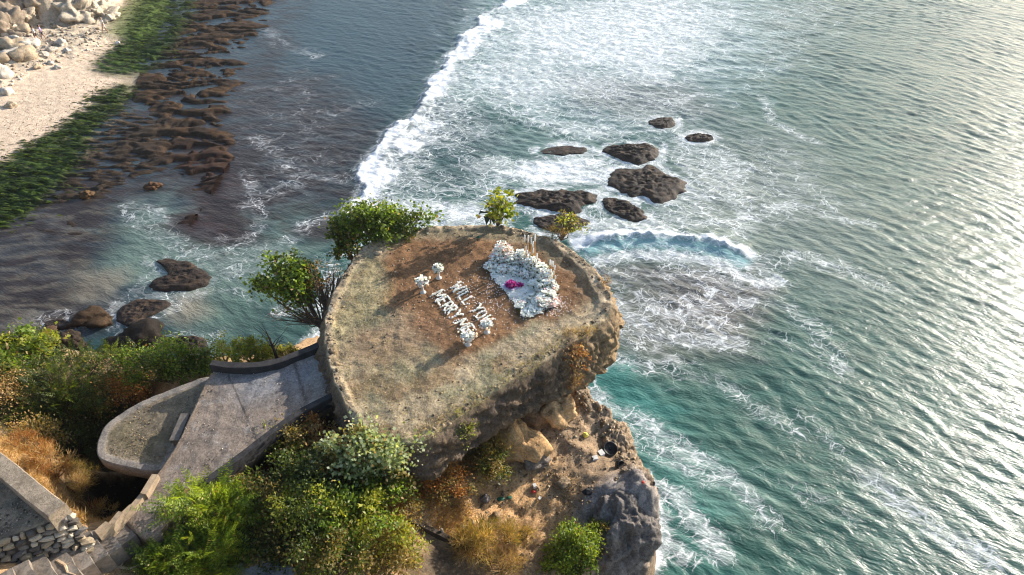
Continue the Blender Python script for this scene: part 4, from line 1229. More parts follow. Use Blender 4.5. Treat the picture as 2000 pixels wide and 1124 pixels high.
# broken stones along the rim of the crag
r_ = np.random.default_rng(55)
m_ = 320
i_ = r_.integers(0, NTH, m_)
ring = plat_o[i_] - nrm_o[i_] * np.abs(r_.normal(.10, .10, m_))[:, None]
base = np.array([(1, 0, 0), (0, 1, 0), (-1, 0, 0), (0, -1, 0), (0, 0, .8), (0, 0, -.6)])
fc = np.array([(0, 1, 4), (1, 2, 4), (2, 3, 4), (3, 0, 4), (1, 0, 5), (2, 1, 5), (3, 2, 5), (0, 3, 5)])
V = base[None] * (1 + r_.normal(0, .3, (m_, 6, 3))) * (.025 + .07 * r_.random(m_) ** 2.5)[:, None, None]
V = V + np.column_stack([ring, [top_z(x, y) - .005 for x, y in ring]])[:, None, :]
tn_ = np.array([(.24, .175, .11), (.33, .25, .165), (.17, .125, .085)])[r_.integers(0, 3, m_)] * (.7 + .6 * r_.random(m_))[:, None]
tag(mesh_np('rubble', V.reshape(-1, 3), (fc[None] + (np.arange(m_) * 6)[:, None, None]).reshape(-1, 3), DRYROCK, attrs={'tint': np.repeat(tn_, 6, 0)}), 'broken stones set along the rim of the crag top', 'rubble', kind='stuff')
rubble('rubble', 'grit scattered over the upper terrace in the corner', PP([(-40, 925), (60, 975), (108, 1004), (30, 1036), (-40, 1056)], UT_Z), 700, .018, [(.26, .21, .15), (.10, .08, .06), (.36, .3, .24)], lambda x, y: UT_Z + .01, 809, DRYROCK)
# the sea air
hz = NT('sea haze')
pv_ = hz.n('ShaderNodeVolumePrincipled')
pv_.inputs['Color'].default_value = (.95, .96, 1, 1)
pv_.inputs['Density'].default_value = .0003
pv_.inputs['Anisotropy'].default_value = .6
hz.t.links.new(pv_.outputs[0], hz.out.inputs['Volume'])
m = MB(); m.box((0, 0, 17.5), (6400, 6400, 43)); hz_o = m.build('haze', hz.m)
tag(hz_o, kind='stuff')

# ------------------------------------------------------------------ plants
def mat_leaf(name, trans=.45, rough=.5):
    t = NT(name)
    c = t.attr('tint', 'Color')
    d = t.bsdf(c, rough, spec=.35)
    tr = t.n('ShaderNodeBsdfTranslucent')
    t.set(tr.inputs[0], t.vmath('MULTIPLY', c, (1.7, 1.6, .6)))
    mx = t.n('ShaderNodeMixShader')
    mx.inputs[0].default_value = trans
    t.t.links.new(d, mx.inputs[1]); t.t.links.new(tr.outputs[0], mx.inputs[2])
    return t.done(mx.outputs[0])
LEAF, DRYLEAF = mat_leaf('green leaf'), mat_leaf('dry leaf and straw', .3, .8)
BARK = mat_plain('twig bark', (.10, .07, .045), .9, .3, 20, .3, .01)
PAL = {'bright': [(.075, .150, .014), (.11, .20, .022), (.045, .095, .010)], 'mid': [(.045, .085, .012), (.07, .12, .016), (.03, .055, .010)],
       'dark': [(.022, .045, .010), (.035, .065, .014), (.05, .08, .016)], 'silver': [(.21, .25, .13), (.15, .19, .08), (.28, .31, .20)],
       'rust': [(.25, .095, .022), (.17, .07, .02), (.30, .15, .04)], 'straw': [(.36, .23, .09), (.28, .16, .06), (.44, .31, .15)],
       'olive': [(.11, .115, .03), (.15, .14, .04), (.07, .08, .02)], 'lime': [(.115, .20, .016), (.15, .24, .022), (.07, .13, .012)],
       'ygreen': [(.14, .20, .02), (.18, .23, .03), (.09, .14, .015)]}
for _k in list(PAL):
    _g = {'rust': 1.3, 'straw': 1.1, 'silver': 1.3, 'dark': 1.3}.get(_k, 1.55)
    _w = (1, 1) if _k in ('rust', 'straw', 'silver') else (1.15, .88)
    PAL[_k] = [(q[0] * _g * _w[0], q[1] * _g * _w[1], q[2] * _g) for q in PAL[_k]]
def leaf_quads(C, D, Nn, ln, wd):
    """one folded leaf per row: C base, D direction, Nn normal"""
    D = D / (np.linalg.norm(D, axis=1)[:, None] + 1e-9)
    S = np.cross(D, Nn)
    S /= np.linalg.norm(S, axis=1)[:, None] + 1e-9
    N2 = np.cross(S, D)
    ln, wd = ln[:, None], wd[:, None]
    mid = C + D * ln * .5 + N2 * ln * .06
    a, b, c, d = C, mid + S * wd * .5, C + D * ln - N2 * ln * .08, mid - S * wd * .5
    V = np.stack([a, b, c, d], 1).reshape(-1, 3)
    F = np.arange(len(C) * 4).reshape(-1, 4)
    return V, F
def bush(name, label, centre, rad, base, style='round', pal='mid', pal2=None, mix=.3, n=3500, leaf=.08, k=60, seed=1, cat='shrub', group='shrubs on the headland', stems=9, low=-.35, open_=.0, clump=.165, mat=None):
    r = np.random.default_rng(seed)
    rad = np.array(rad)
    cen = np.array(centre)
    root = empty(name, base)
    tag(root, label, cat, group)
    # clump centres through the crown, thicker towards its outside
    d = r.normal(size=(k * 3, 3)); d /= np.linalg.norm(d, axis=1)[:, None]
    d = d[d[:, 2] > low][:k]
    lump = 1 + .28 * fbm(d[:, 0] * 1.6 + seed, d[:, 1] * 1.6 + d[:, 2], seed, 2) * 2
    rr = (r.random(len(d)) ** .45) * lump * (1 - open_ * r.random(len(d)))
    cc = cen + d * rr[:, None] * rad
    mr = float(rad.mean())
    ci = r.integers(0, len(cc), n)
    csz = (clump * mr * (.6 + .8 * r.random(len(cc))))
    if style in ('round', 'small'):
        off = r.normal(size=(n, 3)) * csz[ci][:, None] * np.array([1, 1, .75])
        C = cc[ci] + off
        out = (C - cen) / rad
        D = r.normal(size=(n, 3)) * .8 + out * .5 + np.array([0, 0, .15])
        N = r.normal(size=(n, 3)) * .5 + np.array([.15, .1, .9])
        ln = leaf * (.6 + .8 * r.random(n)); wd = ln * (.85 if style == 'round' else .5)
    elif style == 'frond':
        per = 22
        nf = n // per
        fi = r.integers(0, len(cc), nf)
        A = cc[fi] + r.normal(size=(nf, 3)) * csz[fi][:, None]
        ax = (A - cen) / rad + r.normal(size=(nf, 3)) * .5 + np.array([0, 0, .3])
        ax /= np.linalg.norm(ax, axis=1)[:, None]
        fl = leaf * 5.5 * (.6 + .7 * r.random(nf))
        t = np.tile(np.repeat(np.linspace(.1, 1, per // 2), 2), nf)
        axr, Ar, flr = np.repeat(ax, per, 0), np.repeat(A, per, 0), np.repeat(fl, per)
        C = Ar + axr * (t * flr)[:, None] - np.array([0, 0, 1]) * (t ** 2 * flr * .3)[:, None]
        sd = np.cross(axr, np.array([0, 0, 1.0])); sd /= np.linalg.norm(sd, axis=1)[:, None] + 1e-9
        sg = np.tile([1, -1], len(C) // 2)
        D = sd * sg[:, None] + axr * .45 + r.normal(size=C.shape) * .12
        N = np.cross(sd, axr) + r.normal(size=C.shape) * .2
        ln = leaf * (1.15 - .6 * t) * (.8 + .4 * r.random(len(C))); wd = ln * .32
        ci = np.repeat(fi, per)
    else:                                               # 'straw': long thin blades fanning up and out
        off = r.normal(size=(n, 3)) * csz[ci][:, None] * np.array([1, 1, .5])
        C = cc[ci] + off
        D = (C - cen) / rad * .7 + r.normal(size=(n, 3)) * .55 + np.array([0, 0, .45])
        N = r.normal(size=(n, 3))
        ln = leaf * (1.6 + 2.2 * r.random(n)); wd = np.full(n, leaf * .13)
    n = len(C)
    tints = np.array(PAL[pal])[r.integers(0, 3, n)]
    if pal2:
        cm = r.random(len(cc)) < mix
        tints = np.where(cm[ci][:, None], np.array(PAL[pal2])[r.integers(0, 3, n)], tints)
    dead = r.random(n) < .035
    tints = np.where(dead[:, None], np.array(PAL['straw'])[r.integers(0, 3, n)] * .8, tints)
    tints = tints * (.8 + .4 * r.random(n))[:, None] * (.85 + .3 * r.random(len(cc)))[ci][:, None]
    V, F = leaf_quads(C, D, N, ln, wd)
    B = np.array(base)
    mesh_np('crown', V - B, F, mat or (DRYLEAF if pal in ('rust', 'straw') else LEAF), root, attrs={'tint': np.repeat(tints, 4, 0)})
    m = MB()
    order = r.permutation(len(cc))[:stems]
    for q in order:
        e = cc[q] - B
        mid = e * .5 + r.normal(size=3) * .12 * mr - np.array([0, 0, .08 * mr])
        e = e * (1 + .18 * r.random())
        m.tube([(0, 0, -.1), mid, e], [.035 * mr + .008, .022 * mr + .006, .006], 5)
        for _ in range(3):
            e2 = cc[r.integers(0, len(cc))] - B
            if np.linalg.norm(e2 - e) < mr * .9:
                m.tube([mid * .4 + e * .6, (e + e2) / 2 + r.normal(size=3) * .03, e2], [.012 * mr + .004, .008, .004], 4)
    if stems: m.build('stem', BARK, root)
    return root

def spot(px, py, hc, z0=11.5):
    """a crown centre hc above the hillside on the sight line, with the ground below it"""
    z = z0
    for _ in range(14):
        q = P(px, py, z)
        z = .5 * z + .5 * (hill_z(q.x, q.y) + hc)
    q = P(px, py, z)
    return (q.x, q.y, q.z), (q.x, q.y, hill_z(q.x, q.y))
def pxm(c):  # photo pixels per metre at a point
    d = c[1] * math.cos(PITCH) - (c[2] - CAM_H) * math.sin(PITCH)
    return FPX / d

HB = [  # px, py, half width px, half height px, style, palette, second palette, leaves, leaf size, label
    (45, 688, 66, 34, 'round', 'bright', 'ygreen', 3400, .10, 'bright large leaved shrub at the left edge above the shore'),
    (10, 720, 50, 40, 'small', 'mid', 'bright', 2200, .10, 'green shrub cut by the left edge of the view'),
    (150, 745, 110, 55, 'frond', 'mid', 'dark', 9000, .085, 'wide dark feathery shrub on the left slope'),
    (235, 720, 60, 36, 'frond', 'dark', 'mid', 5200, .08, 'dark feathery shrub behind the round terrace'),
    (330, 718, 74, 40, 'small', 'bright', 'mid', 4600, .085, 'bright green shrub right behind the round terrace'),
    (392, 716, 34, 28, 'small', 'mid', 'bright', 1800, .075, 'small green shrub beside the end of the far parapet'),
    (245, 765, 44, 40, 'small', 'rust', 'olive', 2000, .06, 'rusty brown shrub between dark shrubs and terrace rim'),
    (95, 800, 90, 52, 'frond', 'dark', 'mid', 7000, .085, 'dark green shrub in the middle of the left slope'),
    (185, 820, 60, 50, 'small', 'dark', 'olive', 3000, .07, 'near black shrub in the shade left of the round terrace'),
    (20, 765, 46, 44, 'small', 'straw', 'olive', 2400, .06, 'dry tan shrub at the left edge of the slope'),
    (65, 865, 58, 42, 'small', 'olive', 'straw', 2600, .06, 'olive shrub above the broad grey parapet'),
    (130, 880, 46, 42, 'frond', 'dark', 'mid', 3000, .07, 'dark shrub at the rim of the black pit'),
    (95, 915, 34, 34, 'straw', 'straw', 'rust', 2200, .06, 'orange dry shrub between broad parapet and black pit'),
    (142, 926, 40, 26, 'straw', 'olive', 'straw', 2200, .06, 'olive dry grass shrub on the upper lip of the black pit'),
    (140, 968, 34, 36, 'straw', 'straw', 'olive', 2400, .06, 'tangled dry grass shrub hanging into the black pit'),
    (60, 880, 34, 28, 'straw', 'rust', 'straw', 1800, .06, 'rusty dry grass shrub above the broad parapet'),
    (186, 1004, 34, 18, 'straw', 'straw', 'rust', 1500, .055, 'dry grass shrub between pit and stairs'),
    (432, 692, 18, 20, 'small', 'ygreen', 'bright', 1200, .06, 'small yellow green shrub behind the far parapet, by its left end'),
    (488, 692, 38, 24, 'small', 'ygreen', 'bright', 2400, .065, 'yellow green shrub behind the middle of the far parapet'),
    (555, 690, 30, 14, 'small', 'ygreen', 'olive', 1200, .06, 'low yellow green shrub behind the far parapet near the crag'),
    (720, 950, 86, 36, 'small', 'mid', 'bright', 3400, .08, 'green shrub just below the silvery shrub'),
    (424, 1022, 54, 50, 'frond', 'lime', 'bright', 9000, .085, 'bright feathery shrub beside the lower walkway'),
    (396, 1092, 70, 46, 'frond', 'bright', 'lime', 9000, .085, 'bright feathery shrub at the bottom edge by the stairs'),
    (318, 1106, 32, 26, 'frond', 'bright', 'mid', 3600, .075, 'small feathery green shrub beside the stairs'),
    (450, 958, 62, 34, 'small', 'silver', 'olive', 2600, .06, 'grey green shrub against the near parapet'),
    (520, 985, 80, 48, 'small', 'olive', 'mid', 4200, .06, 'olive shrub in the middle of the bottom thicket'),
    (610, 935, 66, 46, 'small', 'dark', 'mid', 3400, .07, 'dark green shrub left of the silvery shrub'),
    (600, 1010, 84, 52, 'small', 'mid', 'ygreen', 4400, .07, 'mid green shrub in the heart of the bottom thicket'),
    (540, 1062, 80, 44, 'small', 'dark', 'olive', 3600, .06, 'dark twiggy shrub above the grey slab'),
    (690, 1030, 84, 60, 'small', 'bright', 'ygreen', 5200, .07, 'yellow green shrub in the bottom thicket'),
    (650, 1098, 80, 48, 'small', 'mid', 'olive', 4000, .065, 'green shrub at the bottom edge under the yellow green one'),
    (760, 1082, 68, 54, 'small', 'olive', 'ygreen', 4000, .06, 'olive shrub at the bottom edge left of the timber edging'),
    (780, 1010, 44, 44, 'small', 'olive', 'rust', 2400, .055, 'brownish olive shrub at the start of the orange soil'),
    (868, 948, 50, 46, 'small', 'rust', 'olive', 3000, .055, 'rusty shrub below the crag on orange soil'),
    (850, 905, 26, 22, 'small', 'straw', 'rust', 1200, .05, 'small tan shrub tucked under the crag edge'),
    (958, 908, 42, 42, 'small', 'olive', 'mid', 3000, .055, 'olive green shrub left of the large orange boulder'),
    (1122, 1072, 52, 44, 'small', 'lime', 'bright', 4600, .06, 'bright lime green shrub on the lower ledge'),
    (1100, 1112, 36, 26, 'small', 'lime', 'mid', 1800, .06, 'lime green shrub at the bottom edge under its larger neighbour'),
    (1168, 1036, 26, 20, 'small', 'mid', 'olive', 800, .05, 'sparse green shrub beside the dark jagged knob'),
    (928, 1062, 44, 34, 'straw', 'olive', 'straw', 2200, .07, 'tan green grassy shrub above the timber edging'),
    (985, 1048, 30, 26, 'straw', 'olive', 'straw', 1500, .065, 'small grassy shrub right of the tan green one'),
    (1026, 1044, 18, 14, 'straw', 'olive', 'straw', 700, .055, 'smallest grassy tuft in the middle of the ledge'),
    (985, 1105, 40, 24, 'straw', 'straw', 'olive', 1400, .065, 'dry grassy shrub at the bottom edge by the timber edging'),
]
for i, (a_, b_, rx, ry, stl, pl, pl2, n_, lf, lab) in enumerate(HB):
    g0 = on_hill(a_, b_)
    s0 = pxm(g0)
    rxm = rx / s0
    rzm = min(ry / s0 * 1.2, 1.25) * (random.uniform(.85, 1.5) if 400 < a_ < 800 and b_ > 900 else 1)
    cen, base = spot(a_, b_, rzm * .7)
    ry_m = max(.6 * rxm, ry / s0)
    bush('shrub', lab, cen, (rxm, ry_m, rzm), base, stl, pl, pl2, .35, int(n_ * 1.25), lf * random.uniform(1.15, 1.55), max(22, int(30 + rx * .3)), 500 + i, clump=random.uniform(.13, .18))

# shrubs rooted on the crag itself
e = P(566, 856, 14.1)
bush('shrub', 'olive green shrub between walkway and crag', (e.x, e.y, 13.95), (.72, .6, .72), (e.x, e.y, hill_z(e.x, e.y)), 'small', 'olive', 'ygreen', .5, 3600, .085, 60, 598, stems=10, low=-.8)
e = P(622, 842, 14.1)
bush('shrub', 'rust brown shrub beside the dark gap under the crag', (e.x, e.y, 13.95), (.5, .45, .62), (e.x, e.y, hill_z(e.x, e.y)), 'small', 'rust', 'straw', .35, 2200, .07, 46, 599, stems=14, low=-.8)
e = P(712, 884, 14.75)
bush('shrub', 'silvery grey green shrub in front of the crag', (e.x, e.y, 14.75), (1.55, .62, .72), (e.x, e.y - .1, hill_z(e.x, e.y)), 'round', 'silver', 'olive', .2, 3800, .10, 80, 600, stems=16, low=-.8)
e = P(742, 446, 15.2)
bush('shrub', 'large green shrub on the far left rim of the crag', (e.x - .15, e.y + .25, 15.1), (1.75, .85, .8), (e.x + .25, e.y - .55, 14.3), 'round', 'bright', 'mid', .45, 6000, .125, 110, 601, stems=16, low=-.7)
e = P(668, 462, 14.6)
bush('shrub', 'dark shrub hanging below the large rim shrub', (e.x, e.y, 14.4), (.55, .6, .9), (e.x + .55, e.y - .5, 13.6), 'round', 'dark', 'mid', .4, 1500, .12, 36, 602, stems=8, low=-.9)
e = P(566, 548, 14.4)
bush('shrub', 'round leaf green shrub leaning out left of the crag', (e.x, e.y, 14.35), (1.0, .9, 1.0), P(632, 640, 13.4), 'round', 'bright', 'mid', .4, 3900, .125, 70, 603, stems=18, low=-.8)
e = P(640, 548, 14.5)
bush('shrub', 'dry brown twiggy shrub on the left side of the crag', (e.x, e.y, 14.4), (.72, .7, .85), P(640, 610, 13.8), 'small', 'olive', 'rust', .6, 900, .07, 46, 604, stems=34, low=-.8)
e = P(560, 600, 13.9)
bush('shrub', 'tangle of dead twigs under the round leaf shrub', (e.x + .2, e.y, 13.6), (.9, .5, .32), P(625, 630, 13.5), 'straw', 'straw', 'rust', .5, 350, .09, 30, 605, stems=26, low=-.8)
e = P(978, 406, 16.0)
bush('sapling', 'slender yellow green sapling on the far rim', (e.x, e.y, 15.95), (.44, .34, .72), P(972, 440, 15.05), 'round', 'ygreen', 'bright', .3, 420, .15, 34, 606, cat='sapling', stems=9, low=-.9, clump=.3)
e = P(1108, 436, 15.3)
bush('shrub', 'sparse yellow green shrub on the far right rim', (e.x, e.y, 15.25), (.62, .5, .4), P(1096, 466, 14.95), 'round', 'ygreen', 'olive', .4, 380, .09, 34, 607, stems=18, low=-.6)
e = P(1082, 458, 15.1)
bush('shrub', 'dry pinkish grass clump on the far right rim', (e.x, e.y, 15.12), (.45, .35, .25), P(1080, 470, 15.0), 'straw', 'straw', 'olive', .3, 500, .06, 26, 608, stems=6)
e = P(890, 832, 14.4)
bush('shrub', 'yellow green shrub clinging to the shaded crag face', (e.x + .1, e.y - .1, 14.35), (.45, .3, .62), P(876, 820, 14.6), 'small', 'ygreen', 'mid', .4, 1300, .06, 36, 609, stems=8, low=-.95)
e = P(1120, 690, 14.5)
bush('shrub', 'tan dry shrub hanging from the right crag edge', (e.x + .05, e.y - .1, 14.4), (.42, .32, .55), P(1112, 668, 14.8), 'round', 'straw', 'rust', .35, 620, .075, 40, 610, stems=16, low=-.95)
e = P(1122, 740, 13.6)
bush('shrub', 'orange dry grass hanging at the foot of the tan shrub', (e.x, e.y, 13.5), (.26, .22, .4), P(1118, 716, 14.1), 'straw', 'rust', 'straw', .4, 500, .06, 22, 611, stems=5, low=-.9)
e = P(1176, 548, 15.1)
bush('shrub', 'small orange dry tuft on the right rim', (e.x + .1, e.y, 15.05), (.2, .3, .14), (e.x, e.y, 14.95), 'straw', 'rust', 'straw', .5, 320, .045, 18, 612, stems=4)
e = P(1140, 645, 15.1)
bush('shrub', 'pale dry grass clump at the right end of the broken edge', (e.x - .1, e.y, 15.02), (.5, .3, .14), (e.x - .1, e.y, 14.9), 'straw', 'straw', 'olive', .35, 700, .05, 26, 613, stems=4)
# dark drooping plant beside the sapling
dk = empty('drooping_plant', P(958, 440, 15.0))
tag(dk, 'dark green plant with broad drooping leaves beside the sapling', 'plant')
DARKLEAF = mat_plain('dark glossy leaf', (.012, .035, .018), .35, .4, 10, .2, .02, .5)
for k_, (dx, dy, dz, w_) in enumerate([(-.10, -.12, .10, .26), (.10, -.14, .12, .24), (0, -.05, .55, .30), (-.30, .0, .42, .12), (.24, .05, .40, .12), (-.06, .1, .95, .09), (.12, .15, .3, .22)]):
    top_ = Vector((0, 0, .55))
    tip = Vector((dx * 1.5, dy * 1.3, dz))
    mid_ = (top_ + tip) / 2 + Vector((dx * .5, dy * .5, .12))
    sd = (tip - top_).cross(Vector((0, -.6, .8))).normalized() * w_ * .5
    m = MB()
    m.add([top_, mid_ + sd, tip, mid_ - sd, mid_ + Vector((0, 0, -.03))], [(0, 1, 4), (1, 2, 4), (2, 3, 4), (3, 0, 4)])
    m.build('leaf', DARKLEAF, dk)
m = MB(); m.tube([(0, 0, -.1), (0, 0, .3), (0, 0, .58)], [.03, .025, .015], 6); m.build('stem', BARK, dk)
# bare dead sapling by the far parapet
bs = empty('bare_sapling', P(541, 704, 13.9))
tag(bs, 'bare dark twig sapling behind the far parapet', 'sapling')
DKBARK = mat_plain('dark dead bark', (.025, .02, .016), .9, .3, 20, .3, .01)
m = MB(); m.tube([(0, 0, -1.2), (.02, 0, .5), (-.1, .1, 1.2)], [.075, .05, .015], 6); m.build('trunk', DKBARK, bs)
for k_ in range(9):
    a0 = Vector((random.uniform(-.03, .03), 0, random.uniform(.3, .95)))
    d_ = Vector((random.uniform(-.8, .6), random.uniform(-.3, .5), random.uniform(.2, .7)))
    m = MB(); m.tube([a0, a0 + d_ * .4 + Vector((0, 0, .06)), a0 + d_ * .9], [.016, .010, .004], 4); m.build('branch', DKBARK, bs)

# dry grass that nobody could count
def grass_patch(name, label, pts, n, ln, pal, zf, seed, lean=.8, wid=.012):
    r = np.random.default_rng(seed)
    pts = np.array(pts)
    lo, hi = pts.min(0), pts.max(0)
    q = lo + r.random((n * 5, 2)) * (hi - lo)
    w = fbm(q[:, 0] * 1.3, q[:, 1] * 1.3, seed, 3)
    q = q[(sdist(q[:, 0], q[:, 1], pts) + .3 * w > 0) & (w > -.25 + .3 * (r.random(len(q)) - .5))][:n]
    C = np.column_stack([q, [zf(x, y) - .015 for x, y in q]])
    D = r.normal(size=C.shape) * lean; D[:, 2] = np.abs(D[:, 2]) * .6 + .5
    N = r.normal(size=C.shape)
    L_ = ln * (.5 + r.random(len(C)))
    V, F = leaf_quads(C, D, N, L_, np.full(len(C), wid) * (.7 + .8 * r.random(len(C))))
    tn_ = np.array(PAL[pal])[r.integers(0, 3, len(C))] * (.7 + .6 * r.random(len(C)))[:, None]
    return tag(mesh_np(name, V, F, DRYLEAF, attrs={'tint': np.repeat(tn_, 4, 0)}), label, 'grass', kind='stuff')
PAL['turf'] = [(.33, .26, .15), (.24, .22, .11), (.42, .34, .22)]
grass_patch('short_turf', 'short dry turf over the near half of the crag top', PP([(650, 690), (740, 650), (850, 690), (960, 700), (1060, 650), (1120, 630), (1120, 662), (985, 748), (822, 862), (710, 838), (662, 766)], PLAT_Z), 9000, .05, 'turf', top_z, 701)
grass_patch('short_turf', 'short greenish turf along the left side of the crag top', PP([(690, 525), (740, 490), (770, 560), (740, 620), (650, 690), (645, 625)], PLAT_Z), 3500, .05, 'turf', top_z, 702)
grass_patch('dry_grass', 'orange dry grass along the wall of the upper terrace', PP([(-60, 790), (30, 850), (110, 930), (165, 985), (150, 1020), (90, 975), (0, 895), (-60, 860)], 13.6), 9000, .22, 'straw', hill_z, 703, 1.0)
grass_patch('dry_grass', 'orange dry grass on the ledge below the crag', PP([(800, 950), (880, 960), (930, 1000), (940, 1060), (860, 1040), (800, 1010)], 11.2), 6000, .20, 'straw', hill_z, 704, 1.0)
grass_patch('dry_grass', 'thin dry grass over the bare middle of the ledge', PP([(930, 930), (1040, 920), (1130, 940), (1120, 1000), (1040, 1100), (960, 1090), (930, 1000)], 10.8), 1800, .10, 'straw', hill_z, 705, 1.0)
grass_patch('dry_grass', 'dry grass and leaf litter beside the pit and stairs', PP([(150, 1000), (230, 1000), (240, 1020), (170, 1040)], 13.3), 2500, .16, 'straw', hill_z, 706, 1.0)
grass_patch('leaf_litter', 'dry leaf litter under the bottom thicket', PP([(420, 940), (560, 860), (720, 930), (820, 960), (820, 1124), (430, 1124)], 12.2), 5000, .12, 'rust', hill_z, 707, 1.2, .03)
# streaming weed on the ribs by the sand
def weed(label, line, n, half, seed):
    r = np.random.default_rng(seed)
    pts = smooth_outline(PP(line), 200, closed=False, it=2)
    i_ = r.integers(0, 200, n)
    q = pts[i_] + np.column_stack([r.normal(0, half, n), r.normal(0, .6, n)])
    w = fbm(q[:, 0] * .4, q[:, 1] * 1.8, seed, 3)
    q = q[w > .02]
    m = len(q)
    C = np.column_stack([q, [max(shore_z(x, y), .0) + .03 for x, y in q]])
    D = np.column_stack([r.choice([-1, 1], m) * (1 + .3 * r.random(m)), r.normal(-.05, .16, m), r.normal(.05, .10, m)])
    N = np.column_stack([r.normal(0, .2, (m, 2)), np.ones(m)])
    V, F = leaf_quads(C, D, N, .35 + .75 * r.random(m), .07 + .09 * r.random(m))
    tn_ = np.array([(.030, .055, .006), (.065, .105, .010), (.11, .15, .015), (.016, .026, .005)])[r.choice(4, m, p=[.35, .3, .12, .23])] * (.7 + .6 * r.random(m))[:, None]
    tag(mesh_np('seaweed', V, F, LEAF, attrs={'tint': np.repeat(tn_, 4, 0)}), label, 'seaweed', kind='stuff')
weed('dark green streaming weed along the upper edge of the sand', [(345, -30), (318, 30), (285, 90), (245, 132)], 8000, 2.0, 721)
weed('green weed fringing the lower edge of the sand', [(232, 178), (205, 210), (160, 245), (115, 285)], 3800, 1.0, 722)
weed('thick dark weed at the left edge below the sand', [(115, 285), (60, 340), (15, 385), (-60, 440)], 7000, 1.6, 723)
nl = PP([(1165, 632), (1030, 722), (940, 778), (862, 834), (822, 864), (800, 850), (850, 815), (930, 762), (1020, 706), (1120, 640)], PLAT_Z)
grass_patch('dry_grass', 'dry grass fringing the broken near edge of the crag top', nl, 2600, .11, 'turf', top_z, 731, 1.0, .014)

# ------------------------------------------------------------------ timber edging, slab, litter on the lower ledge
TIMBER = mat_plain('dark wet timber', (.035, .026, .018), .85, .4, 9, .5, .02)
POSTM = mat_plain('grey weathered post', (.22, .20, .17), .85, .3, 12, .4, .01)
te_pts = [on_hill(*q) + Vector((0, 0, .10)) for q in [(800, 1022), (862, 1052), (915, 1080), (962, 1106)]]
te = empty('timber_edging', te_pts[0] - Vector((0, 0, .1)))
tag(te, 'dark timber edging with short grey posts at the bottom of the ledge', 'edging')
for a0, a1 in zip(te_pts[:-1], te_pts[1:]):
    c_ = (a0 + a1) / 2 - te.location
    d_ = a1 - a0
    s_ = d_.normalized().cross(Vector((0, 0, 1))).normalized() * .07
    h_ = Vector((0, 0, .17))
    q = [a0 - te.location, a1 - te.location]
    m = MB(); m.add([q[0] - s_ - h_, q[1] - s_ - h_, q[1] + s_ - h_, q[0] + s_ - h_, q[0] - s_ + h_, q[1] - s_ + h_, q[1] + s_ + h_, q[0] + s_ + h_], [(3, 2, 1, 0), (4, 5, 6, 7), (0, 1, 5, 4), (1, 2, 6, 5), (2, 3, 7, 6), (3, 0, 4, 7)])
    m.build('rail', TIMBER, te)
for a0 in (te_pts[1], te_pts[3]):
    q = a0 - te.location + Vector((.03, .07, 0))
    m = MB(); m.tube([q - Vector((0, 0, .25)), q + Vector((0, 0, .30)), q + Vector((0, 0, .32))], [.04, .038, .028], 8); m.build('post', POSTM, te)
sl_px = [(430, 1118), (470, 1098), (520, 1090), (562, 1100), (585, 1120), (570, 1150), (440, 1160)]
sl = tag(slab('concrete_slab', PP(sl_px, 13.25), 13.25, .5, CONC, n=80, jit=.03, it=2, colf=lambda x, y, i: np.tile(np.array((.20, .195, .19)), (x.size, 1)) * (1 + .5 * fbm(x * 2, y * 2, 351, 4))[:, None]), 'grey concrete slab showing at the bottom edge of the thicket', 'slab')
DRIFT = mat_plain('bleached dead wood', (.42, .31, .20), .8, .3, 15, .4, .01)
for k_, (a_, b_, ln_, rz_, lab) in enumerate([(240, 1112, .75, .1, 'pale dead branch lying right of the stairs'), (128, 1112, .7, -.6, 'pale dead branch lying across the lower stairs')]):
    q = P(a_, b_, 14.6 if k_ else 14.15)
    z_ = hill_z(q.x, q.y) + .05 if not k_ else 15.05
    q = P(a_, b_, z_)
    m = MB(); m.tube([(-ln_ / 2, 0, 0), (-ln_ * .1, .04, .03), (ln_ * .2, -.02, .02), (ln_ / 2, .05, .04)], [.045, .04, .03, .015], 6)
    m.tube([(-ln_ * .1, .04, .03), (-ln_ * .02, .16, .05)], [.02, .008], 5)
    o = m.build('dead_branch', DRIFT); o.location, o.rotation_euler = (q.x, q.y, z_), (0, 0, rz_)
    tag(o, lab, 'branch')

BLACKP = mat_plain('black plastic', (.012, .012, .014), .45, .3, 8, .2, .01)
WHITEP = mat_plain('white foam packaging', (.62, .60, .55), .7, .15, 8, .2, .01)
YELL = mat_plain('yellow plastic', (.70, .58, .10), .6, .2, 8, .2, .01)
REDP = mat_plain('red plastic', (.50, .05, .035), .6, .2, 8, .2, .01)
GRNP = mat_plain('green plastic', (.02, .10, .06), .5, .2, 8, .2, .01)
def lathe(prof, n=16):
    m = MB()
    vs = [(r_ * math.cos(2 * math.pi * k / n), r_ * math.sin(2 * math.pi * k / n), z_) for r_, z_ in prof for k in range(n)]
    fs = [(i * n + k, i * n + (k + 1) % n, (i + 1) * n + (k + 1) % n, (i + 1) * n + k) for i in range(len(prof) - 1) for k in range(n)]
    fs.append(tuple(range(n))[::-1])
    m.add(vs, fs)
    return m
q = on_hill(1190, 880)
o = lathe([(.10, .0), (.19, .02), (.24, .12), (.25, .17), (.225, .17), (.21, .10), (.05, .05)]).build('plastic_basin', BLACKP, smooth=True)
o.location, o.rotation_euler = q + Vector((0, 0, .02)), (.3, .15, 0); tag(o, 'black plastic basin lying on the seaward ledge', 'basin')
q = on_hill(1206, 908)
o = lathe([(.08, .0), (.13, .02), (.15, .14), (.155, .2), (.13, .2), (.12, .08), (.03, .04)]).build('plastic_bucket', BLACKP, smooth=True)
o.location, o.rotation_euler = q + Vector((0, 0, .02)), (.9, .1, .6); tag(o, 'small black bucket tipped over near the basin', 'bucket')
